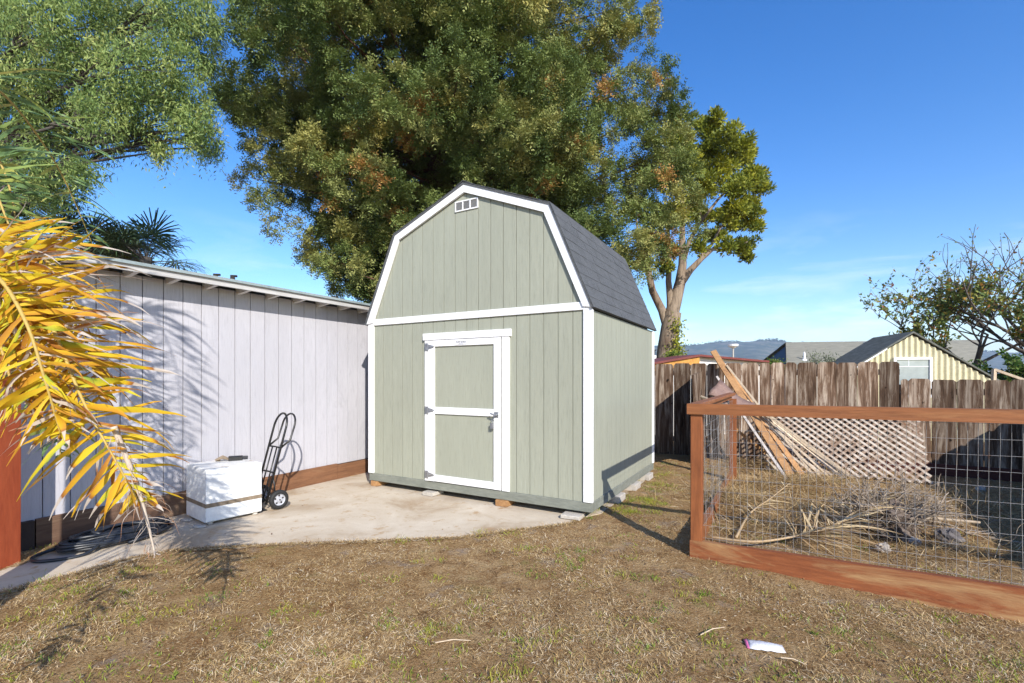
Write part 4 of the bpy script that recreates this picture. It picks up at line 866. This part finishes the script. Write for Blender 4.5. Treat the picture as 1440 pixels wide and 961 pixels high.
# low building with red roof edge
rb = empty('red_roof_building', (*P(985, 532, 13.)[:2], 0), 0, label='low white building with a dark red roof edge just beyond the fence', cat='building'); ro = np.array([*P(985,532,13.)[:2],0])
def rp(u, v, y): return P(u, v, y)-ro
mb = MB(); a, b_, c = rp(900,516,11.6), rp(985,501.5,11.6), rp(1082,510,12.6)
t_ = np.array([0,0,.05]); bk = np.array([.6,4,0.15])
for (p_, q_) in ((a,b_),(b_,c)):
    w = [p_,q_,q_+bk,p_+bk]; mb.add(w+[x+t_ for x in w], [(0,3,2,1),(4,5,6,7),(0,1,5,4),(1,2,6,5),(2,3,7,6),(3,0,4,7)])
mb.build('roof', stuff('dark_red_roof', (.12,.03,.025), (.20,.055,.045), (5,5,5), .7), rb)
mb = MB(); s_ = np.array([0,.05,0]); dn = np.array([0,0,-.17])
mb.add([a+s_,b_+s_,b_+s_+dn*1.1,a+s_+dn,a+s_*3,b_+s_*3,b_+s_*3+dn*1.1,a+s_*3+dn], [(0,1,2,3),(4,7,6,5),(3,2,6,7)]); mb.build('fascia', stuff('orange_lit_board', (.40,.17,.04), (.62,.33,.08), (9,9,9), .8, .3, .003, 30, spot=(.20,.08,.03), spotr=(.55,.7)), rb)  # orange light on the fascia wood is put into this colour
mb = MB(); f0 = np.array([0,.20,0]); mb.add([(a+f0)*[1,1,0]+[0,0,-.0], (b_+f0)*[1,1,0], b_+f0, a+f0, (b_+f0)*[1,1,0], (c+f0)*[1,1,0], c+f0, b_+f0, (c+f0+bk)*[1,1,0], c+f0+bk], [(0,1,2,3),(4,5,6,7),(5,8,9,6)]); mb.build('wall', flat('white_stucco', (.72,.70,.66), .9), rb)
# roof with chimney by the trunk
wb = empty('white_roof_house', (*P(905,532,26)[:2],0), 0, label='small house with a white roof edge and dark chimney left of the forked trunk', cat='house'); wo = np.array([*P(905,532,26)[:2],0])
mb = MB(); mb.box(-3,1.6,0,4,0,2.2); mb.build('wall', flat('dim_wall', (.25,.26,.28), .9), wb)
mb = MB(); mb.prism([(-3.2,3.4),(1.75,2.25),(1.75,2.42),(-3.2,3.6)], -.2, 4.2); wr_ = mb.build('roof', M['white'], wb)
mb = MB(); mb.box(.55,.95,1,1.4,2.5,3.02); mb.box(.5,1.0,.95,1.45,3.02,3.08); mb.build('chimney', M['dark'], wr_)
# street lamp
sl_ = empty('street_lamp', (*P(1031,532,40)[:2],0), 0, label='pale street lamp on a pole standing before the hills', cat='street lamp')
mb = MB(); zt = H+(532-489)*40/F; mb.tube([(0,0,0),(0,0,zt)], [.10,.06], 8); mb.build('pole', M['conc_block'], sl_)
mb = MB(); mb.lathe([(.0,.35),(.42,.33),(.40,.18),(.15,0),(.0,0)], (0,0,zt-.05), 'z', 14); mb.build('lamp_head', M['white'], sl_)
# yellowish handrail piece over the right of the fence
mb = MB(); a = P(1398,519,8.2); b_ = P(1397,540,8.2); c = P(1450,538,8.0); mb.beam(b_-a, (0,0,0), .05, .05, up=(0,1,0)); mb.beam((.0,0,-.01), c-a, .05, .04); o = mb.build('slanting_rail', M['lath']); o.location = a; tag(o, 'pale slanting rail on a short upright beyond the right end of the fence', 'rail')

# hills
def ridge(name, dist, prof, mat, thick, jag):
    V, Q = [], []; us_ = np.arange(200, 1900, 3.0); m = 8
    for u in us_:
        v = np.interp(u, [p_[0] for p_ in prof], [p_[1] for p_ in prof]); top = H+(532-v)*dist/F+jag*noise.noise(Vector((u*.05, dist, 0)))+jag*.6*noise.noise(Vector((u*.21, 3, dist)))
        for j in range(m+1):
            f = j/m; y = dist-thick*(1-f); x = (u-720)/F*y; z = -5+(top+5)*(f**1.25)*(1+.10*noise.noise(Vector((u*.025, f*3, dist*.01)))*(1-f)*4)
            V.append((x, y, z))
        x = (u-720)/F*(dist+thick); V.append((x, dist+thick, -5))
    k = m+2; n = len(us_)
    for i in range(n-1):
        for j in range(m+1): Q.append((i*k+j, (i+1)*k+j, (i+1)*k+j+1, i*k+j+1))
    return tag(npmesh(name, V, Q, mat, smooth=True), kind='structure')
def hillmat(name, g1, g2, dry):
    m, n, b = newmat(name); c = ramp(n, noi(n, coords(n, (.012,.012,.02)), 1, 8, .7), [(.42, g1), (.50, g2), (.58, dry)])
    n.links.new(c, b.inputs['Base Color']); b.inputs['Roughness'].default_value = 1; return m
hillpts = [(200,520),(700,500),(850,490),(920,486),(950,487),(987,485),(1012,481),(1050,480.5),(1090,478),(1107,481),(1160,486),(1250,492),(1400,495),(1600,505),(1900,520)]
ridge('hills', 2600, hillpts, hillmat('hillside', (.02,.04,.02), (.045,.06,.03), (.13,.12,.08)), 1100, 5)
# trees on the ridge line
B = []; rg = np.random.default_rng(4)
for u in np.arange(700, 1500, 1.1):
    if noise.noise(Vector((u*.03, 7, 0))) > -.12:
        v = np.interp(u, [p_[0] for p_ in hillpts], [p_[1] for p_ in hillpts]); c = P(u, v+1.0, 2590); n = 16; B.append(c+rg.normal(0, [4,4,5], (n,3)))
B = np.concatenate(B); V, Q = kites(B, unit(rg.normal(size=B.shape)), unit(rg.normal(size=B.shape)), 8., 6.); tag(npmesh('ridge_woods', V, Q, leafmat('ridge_woods_leaf', [(0,(.02,.035,.02)),(1,(.03,.05,.025))], 0), tint=np.full(len(V), .5)), 'dark band of trees along the crest of the far hills', 'woods', kind='stuff')

mb = MB(); mb.box(-5200, 5200, -60, 3900, -8, 270); hz = D.materials.new('haze_air'); hz.use_nodes = True; hn = hz.node_tree; hn.nodes.remove(hn.nodes['Principled BSDF'])
pv = N(hn, 'ShaderNodeVolumePrincipled'); pv.inputs['Density'].default_value = .00017; pv.inputs['Color'].default_value = (.62,.78,1,1); pv.inputs['Anisotropy'].default_value = .0
hn.links.new(pv.outputs[0], hn.nodes['Material Output'].inputs['Volume']); tag(mb.build('haze', hz), 'pale blue haze in the air before the far hills', 'haze', kind='stuff')
# ------------------------------------------------------------------ ground cover
straw = leafmat('dry_straw', [(0,(.07,.038,.015)),(.25,(.30,.17,.07)),(.45,(.44,.30,.12)),(.7,(.56,.41,.21)),(.9,(.62,.48,.29)),(1,(.64,.54,.39))], .1, .8)
def scatter(n, x0, x1, y0, y1, pw=1.6):
    y = (y0**(-pw)+RNG.random(n)*(y1**(-pw)-y0**(-pw)))**(-1/pw); x = RNG.uniform(x0, x1, n); return x, y
bad = lambda x, y: inpoly(x, y, slab_poly) | inpoly(x, y, [loc2(SH,-3.1,.05), loc2(SH,-.02,.05), loc2(SH,-.02,2.6), loc2(SH,-3.1,2.6)])
behind = lambda x, y: ((x-FN[0])*AY[0]+(y-FN[1])*AY[1]) > -.05
wallside = lambda x, y: ((x-GW[0])*AX[0]+(y-GW[1])*AX[1]) < .04
# in view wedge sampling: x proportional to y
def wedge(n, y0, y1, pw):
    y = (y0**(-pw)+RNG.random(n)*(y1**(-pw)-y0**(-pw)))**(-1/pw); x = y*RNG.uniform(-1.22, 1.22, n); return x, y
x, y = wedge(360000, 1.7, 8.6, .8)
den = np.array([noise.noise(Vector((a*1.3, b_*1.3, 0)))+.6*noise.noise(Vector((a*4, b_*4, 3))) for a, b_ in zip(x, y)])
k = ~bad(x+RNG.normal(0,.022,len(x)), y+RNG.normal(0,.022,len(x))) & ~behind(x, y) & ~wallside(x, y) & (RNG.random(len(x)) < np.clip(.55+den*1.7, .06, 1)); x, y, den = x[k], y[k], den[k]
z = np.where(bad(x, y), .008, gz(x, y)); n = len(x); a = RNG.uniform(0, 2*math.pi, n); d = np.stack([np.cos(a), np.sin(a), np.abs(RNG.normal(0,.34,n))], 1)
for a_, b2_ in zip(SLAB[:-1], SLAB[1:]):
    m_ = int(np.linalg.norm(b2_-a_)*2600); t_ = RNG.random((m_,1)); q_ = a_+(b2_-a_)*t_+RNG.normal(0,.016,(m_,2))-[0,.006]; x = np.append(x, q_[:,0]); y = np.append(y, q_[:,1]); z = np.append(z, RNG.uniform(.003,.012,m_)); den = np.append(den, RNG.normal(0,.3,m_)-.2); e_ = RNG.normal(0,1,(m_,3)); e_[:,2] = abs(e_[:,2])*.3; d = np.vstack([d, e_])
n = len(x)
V, Q = kites(np.stack([x, y, z+.001], 1), unit(d), unit(np.cross(d, [0,0,1.])+RNG.normal(0,.3,(n,3))), RNG.gamma(3,.0080,n)+.005, RNG.uniform(.0014,.0028,n)*(1+y*.10))
ti = np.clip(.47+.34*RNG.normal(size=n)+.30*den, 0, 1); tag(npmesh('dry_grass', V, Q, straw, tint=np.repeat(ti, 4)), 'dead straw-coloured grass and thatch covering the yard', 'grass', kind='stuff')
# green tufts
def G2(u, v): p = G(u, v); return p[:2]
tuft = [(G2(u, v), r, c) for (u, v, r, c) in ((608,888,.055,60),(817,777,.05,50),(807,798,.04,40),(830,720,.07,90),(842,712,.06,70),(872,700,.07,60),(830,728,.04,40),(560,763,.05,40),(675,752,.05,40),(718,752,.06,50),(745,772,.03,25),(788,780,.03,20),(870,808,.04,30),(895,812,.04,30),(918,815,.04,30),(960,822,.03,30),(945,690,.10,60),(925,660,.10,80),(940,652,.08,60),(115,830,.09,90),(95,865,.08,60),(25,872,.06,40),(200,800,.05,40),(60,823,.07,60),(400,858,.04,30),(555,815,.04,25),(618,815,.04,25),(980,845,.05,40),(1060,908,.0,0),(1105,950,.06,50),(1180,889,.05,40),(1330,865,.04,40),(960,840,.03,20),(1000,905,.04,30),(700,955,.05,50),(730,950,.05,50),(1400,930,.05,40),(1300,950,.06,50),(150,945,.06,40),(310,880,.05,30),(250,860,.07,60),(180,870,.06,50),(545,870,.05,25),(780,895,.03,20),(1010,790,.0,0),(915,720,.05,30),(890,680,.06,50),(385,862,.03,20),(300,840,.05,30),(1000,890,.03,15))]
tuft += [(loc2(SH, .08+abs(RNG.normal(0,.22)), RNG.uniform(.05,2.9)), rnd(.03,.10), int(rnd(25,70))) for _ in range(34)]
for k_ in range(420):
    xx, yy = wedge(1, 1.8, 7.5, .8); 
    if not (bad(xx, yy)[0] or behind(xx, yy)[0] or wallside(xx, yy)[0]): tuft.append((np.array([xx[0], yy[0]]), rnd(.01,.07), int(rnd(4,24))))
B, DD, TT = [], [], []
for c, r, n in tuft:
    if n == 0: continue
    n = int(n*1.4); q = RNG.normal(0, 1, (n,2))*r+c; zz = gz(q[:,0], q[:,1]); zz = np.where(inpoly(q[:,0], q[:,1], slab_poly), .008, zz); B.append(np.column_stack([q, zz])); DD.append(np.column_stack([RNG.normal(0,.55,(n,2)), np.full(n,.8)])); TT.append(np.clip(np.full(n, RNG.random())+RNG.normal(0,.15,n), 0, 1))
B = np.concatenate(B); DD = np.concatenate(DD); TT = np.concatenate(TT)
s = unit(np.cross(unit(DD), RNG.normal(size=DD.shape))); V, Q = kites(B, unit(DD), s, RNG.uniform(.015,.045,len(B)), .0045)
tag(npmesh('green_grass', V, Q, leafmat('green_blade', [(0,(.14,.22,.03)),(.5,(.24,.30,.035)),(1,(.36,.33,.05))], .3, .5), tint=np.repeat(TT, 4)), 'small bright green tufts of grass sprouting through the dead lawn', 'grass', kind='stuff')
# fallen leaves and clods
x, y = wedge(7000, 1.8, 8, .9); k = ~behind(x, y) & ~wallside(x, y) & (~bad(x, y) | (RNG.random(len(x)) < .10)); x, y = x[k], y[k]; z = np.where(bad(x, y), .010, gz(x, y)+.004); n = len(x)
d = np.column_stack([RNG.normal(size=(n,2)), RNG.normal(0,.25,n)]); V, Q = kites(np.column_stack([x,y,z]), unit(d), unit(np.cross(d,[0,0,1.])+RNG.normal(0,.3,(n,3))), RNG.uniform(.008,.03,n), RNG.uniform(.004,.013,n))
tag(npmesh('leaf_litter', V, Q, leafmat('fallen_leaf', [(0,(.04,.025,.018)),(.35,(.16,.08,.035)),(.7,(.40,.27,.13)),(1,(.55,.48,.38))], .1, .8), tint=np.repeat(RNG.random(n), 4)), 'scattered brown fallen leaves and chips on the lawn', 'litter', kind='stuff')
# straw heap inside the pen
def heap(c, sx, sy, hgt_, n, L=(.08,.30), w=.004):
    q = RNG.normal(0, 1, (n,2))*[sx,sy]; xy = np.array(c)+q; h = gz(xy[:,0], xy[:,1])+hgt_*np.exp(-.5*(q[:,0]/sx)**2-.5*(q[:,1]/sy)**2)*RNG.random(n)
    d = np.column_stack([RNG.normal(size=(n,2)), RNG.normal(0,.28,n)]); return np.column_stack([xy,h+.004]), unit(d), RNG.uniform(*L, n), np.full(n, w)
hp_ = [heap(G2(1110,695), .65, .30, .10, 6500), heap(G2(1045,715), .28, .30, .13, 3000), heap(G2(1080,745), .35, .14, .06, 2200), heap(G2(1180,720), .35, .2, .15, 2200), heap(G2(1010,700), .12, .3, .10, 700), heap(G2(1330,770), .4, .14, .05, 2200), heap(G2(1390,715), .6, .5, .05, 5000), heap(G2(1060,660), .45, .25, .20, 1800, (.08,.3), .004), heap(G2(1150,678), .5, .2, .12, 1600)]
B = np.concatenate([h[0] for h in hp_]); d = np.concatenate([h[1] for h in hp_]); L = np.concatenate([h[2] for h in hp_]); w = np.concatenate([h[3] for h in hp_]); n = len(B)
V, Q = kites(B, d, unit(np.cross(d, [0,0,1.])+RNG.normal(0,.3,(n,3))), L, w); tag(npmesh('straw_heap', V, Q, straw, tint=np.repeat(np.clip(RNG.normal(.42,.28,n),0,1), 4)), 'tangled heap of dry straw and weeds inside the wire pen', 'straw', kind='stuff')
# dead palm frond inside the pen
dfo = G(1120, 750); dmat = leafmat('dead_frond_leaf', [(0,(.30,.19,.10)),(.5,(.50,.37,.20)),(1,(.62,.50,.31))], .1, .8)
df = empty('dead_palm_frond', (dfo[0], dfo[1], 0), 0, label='dry straw-coloured palm frond curving along the ground inside the pen', cat='palm frond')
org = np.array([dfo[0], dfo[1], 0])
frond([G(1002,756,.03), G(1060,762,.06), G(1115,755,.08), G(1165,742,.15), G(1215,712,.22), G(1250,695,.30)], .48, 230, dmat, smat3, df, .55, .016, 91, None, .40, .55, name='leaflets', origin=org)
df2 = empty('dead_palm_frond', (*G2(1040,720), 0), 0, label='small dry palm frond pointing up to the left beside the pen side board', cat='palm frond'); o2 = np.array([*G2(1040,720), 0])
frond([G(1035,756,.03), G(1055,722,.08), G(1085,700,.14), G(1110,680,.25)], .25, 60, dmat, smat3, df2, .9, .012, 92, None, .3, .7, name='leaflets', origin=o2)
# uprooted stump with grey twigs
sg = G(1252, 752); st = empty('uprooted_stump', (sg[0], sg[1], 0), 0, label='grey uprooted stump with a tangle of bare twigs inside the pen', cat='stump')
mb = MB(); ring = []
def lump(mb, c, r, sc=(1,1,1), seed=0, amp=.35, n1=14, n2=10):
    b_ = len(mb.v)
    for j in range(n2+1):
        for i in range(n1):
            th = math.pi*j/n2; ph = 2*math.pi*i/n1; d = Vector((math.sin(th)*math.cos(ph), math.sin(th)*math.sin(ph), math.cos(th))); rr = r*(1+amp*noise.noise(d*2.0+Vector((seed,0,0)))+amp*.6*noise.noise(d*5+Vector((0,seed,0))))
            mb.v.append((c[0]+d.x*rr*sc[0], c[1]+d.y*rr*sc[1], c[2]+d.z*rr*sc[2]))
    for j in range(n2):
        for i in range(n1): mb.f.append((b_+j*n1+i, b_+j*n1+(i+1)%n1, b_+(j+1)*n1+(i+1)%n1, b_+(j+1)*n1+i))
lump(mb, (0,0,.11), .16, (1.3,.8,.8), 3, 1.1, 22, 16); mb.build('stump', stuff('dark_fibrous_stump', (.05,.035,.028), (.24,.19,.155), (16,16,5), .95, 1, .02, 50), st)
mb = MB(); rg = np.random.default_rng(31)
def twig(p, d, L, r, k):
    pts = [p]; q = p.copy()
    for i in range(6): d = unit(d+rg.normal(0,.22,3)); q = q+d*L/6; q[2] = max(q[2], .01); pts.append(q.copy())
    mb.tube(pts, np.linspace(r, r*.4, 7), 5, False)
    if k < 2:
        for _ in range(3): i = rg.integers(2,6); twig(pts[i], unit(d+rg.normal(0,.7,3)), L*.55, r*.6, k+1)
for k_ in range(44):
    a = rg.uniform(0, 2*math.pi); twig(np.array([.08*math.cos(a), .06*math.sin(a), .12+rg.uniform(0,.1)]), unit(np.array([math.cos(a), math.sin(a)*.7, rg.uniform(-.1,1.1)])), rg.uniform(.2,.44), rg.uniform(.004,.010), 0)
for (ex, ez, L_2, r2) in ((1.0,.35,.55,.011),(1.0,.75,.50,.009),(.7,1.0,.40,.008),(.9,.2,.7,.010),(-.3,1.0,.34,.007),(-.8,.7,.4,.007),(.3,1.2,.42,.007),(1.2,.5,.62,.009)): twig(np.array([rg.uniform(.05,.25),rg.uniform(-.05,.1),.12]), unit(np.array([ex, rg.normal(0,.2), ez])), L_2, r2, 0)
twig(np.array([.1,0,.15]), unit(np.array([.9,.1,.4])), .6, .011, 0); twig(np.array([.2,0,.08]), unit(np.array([1,-.1,.15])), .62, .012, 0); twig(np.array([.15,.1,.1]), unit(np.array([.9,.4,.5])), .6, .009, 0)
mb.build('twig', M['deadwood'], st)
mb = MB()
for k_ in range(260):
    a = rg.uniform(0, 2*math.pi); p_ = np.array([rg.normal(0,.16), rg.normal(0,.10), rg.uniform(.02,.22)]); d_ = unit(rg.normal(size=3)*np.array([1,1,.6])); L_2 = rg.uniform(.06,.2); mb.tube([p_, p_+d_*L_2*.5+rg.normal(0,.012,3), p_+d_*L_2+rg.normal(0,.02,3)-[0,0,.02]], [.003,.0025,.001], 3, False)
mb.build('root_tangle', stuff('dark_root', (.035,.022,.015), (.16,.11,.08), (20,20,20), .95, 0), st)
mb = MB(); mb.tube([G(1235,722,.05), G(1300,728,.06), G(1378,735,.05)], [.02,.017,.012], 7); tag(mb.build('bare_stick', M['lath']), 'long pale stick lying behind the uprooted stump', 'stick')
rk = [(1241,768,.055,'pale grey rock at the foot of the uprooted stump'), (1335,760,.10,'large dark grey rock right of the uprooted stump'), (1285,762,.05,'low pale rock between the stump and the dark grey rock'), (1380,690,.05,'small pale rock in the shade near the back fence')]
for i, (u, v, r, lab) in enumerate(rk):
    mb = MB(); lump(mb, (0,0,r*.5), r, (1.1,.9,.8), 11+i*3, .55); o = mb.build('rock', M['rock'] if i != 1 else stuff('dark_rock', (.07,.06,.06), (.17,.155,.15), (9,9,9), .95, .8, .01, 40)); g = G(u, v); o.location = (g[0], g[1], float(gz(g[0], g[1]))); tag(o, lab, 'rock', 'rocks in the pen')
# litter: plastic bag, sticks
bg = G(1075, 909); nu, nv = 14, 8; V = []
for j in range(nv):
    for i in range(nu):
        a_, b_ = i/(nu-1)-.5, j/(nv-1)-.5; V.append((a_*.19, b_*.085*(1-.25*a_), .006+.018*(1-(2*b_)**2)*(1-(2*a_)**4)+.006*noise.noise(Vector((a_*9,b_*7,2)))))
Q = [(j*nu+i, j*nu+i+1, (j+1)*nu+i+1, (j+1)*nu+i) for j in range(nv-1) for i in range(nu-1)]
bag = empty('plastic_wrapper', (bg[0], bg[1], float(gz(bg[0], bg[1]))+.004), math.radians(-16), label='crumpled white plastic wrapper with a pink end lying on the dead grass', cat='wrapper')
q1 = [q for q in Q if q[0] % nu >= 1]; q2 = [q for q in Q if q[0] % nu < 1]
def part(nm, qs, m):
    mb = MB(); mb.add(V, qs); o = mb.build(nm, m, bag, True); s_ = o.modifiers.new('thick', 'SOLIDIFY'); s_.thickness = .0015
part('wrapper_body', q1, M['bag']); part('pink_end', q2, M['pink'])
for (pa, pb, lab) in (((985,893),(1020,882),'short pale stick on the lawn left of the plastic wrapper'), ((612,904),(662,901),'thin straw-coloured stick on the lawn in front of the door'), ((1098,925),(1135,935),'thin pale stick on the lawn right of the plastic wrapper')):
    a = G(*pa, .012); b_ = G(*pb, .012); mb = MB(); mb.tube([(0,0,0), tuple((b_-a)/2+[0,.01,.006]), tuple(b_-a)], [.0032,.003,.0015], 6); o = mb.build('stick', M['lath']); o.location = a; tag(o, lab, 'stick', 'sticks on the lawn')

# ------------------------------------------------------------------ light, sky, camera
EL = math.radians(30.7); sd = Vector((-.339*math.cos(EL), .941*math.cos(EL), -math.sin(EL)))
sun = D.lights.new('sun', 'SUN'); sun.energy = 4.6; sun.angle = math.radians(.5); sun.color = (1.0,.95,.87)
so = D.objects.new('sun', sun); COL.objects.link(so); so.rotation_euler = sd.to_track_quat('-Z', 'Y').to_euler(); so.location = (0,0,20)
w = D.worlds.new('World'); S.world = w; w.use_nodes = True; n = w.node_tree; bg_ = n.nodes['Background']
sky = N(n, 'ShaderNodeTexSky'); sky.sky_type = 'NISHITA'; sky.sun_disc = False; sky.sun_elevation = EL; sky.sun_rotation = math.atan2(.339, -.941); sky.air_density = 1.0; sky.dust_density = .35; sky.ozone_density = 1.6; sky.altitude = 50
tc = N(n, 'ShaderNodeTexCoord'); mp = N(n, 'ShaderNodeMapping'); mp.inputs['Scale'].default_value = (2.2,2.2,11); mp.inputs['Location'].default_value = (1.3,.4,.2); n.links.new(tc.outputs['Generated'], mp.inputs[0])
cf = noi(n, mp.outputs[0], 1.3, 9, .62, .6); sx = N(n, 'ShaderNodeSeparateXYZ'); n.links.new(tc.outputs['Generated'], sx.inputs[0])
band = rmap(n, sx.outputs[2], .30, .03); cm = rmap(n, cf, .50, .78); mul = N(n, 'ShaderNodeMath', operation='MULTIPLY'); n.links.new(band, mul.inputs[0]); n.links.new(cm, mul.inputs[1])
hs = N(n, 'ShaderNodeHueSaturation'); hs.inputs['Hue'].default_value = .512; hs.inputs['Saturation'].default_value = 1.42; hs.inputs['Value'].default_value = 1.4; n.links.new(sky.outputs[0], hs.inputs['Color'])
cc = mix(n, mul.outputs[0], hs.outputs[0], (8.0,8.4,9.0)); n.links.new(cc, bg_.inputs['Color']); bg_.inputs['Strength'].default_value = .12
cam = D.cameras.new('camera'); co_ = D.objects.new('camera', cam); COL.objects.link(co_); S.camera = co_
cam.sensor_fit = 'HORIZONTAL'; cam.sensor_width = 36; cam.lens = 36*F/1440; cam.shift_y = (HZ-480.5)/1440; co_.location = (0,0,H); co_.rotation_euler = (math.pi/2,0,0); cam.clip_start = .05; cam.clip_end = 20000
S.view_settings.view_transform = 'Standard'; S.view_settings.look = 'None'; S.view_settings.exposure = 0.55; S.view_settings.gamma = 1
S.cycles.max_bounces = 6; S.cycles.transparent_max_bounces = 8; S.cycles.use_denoising = True
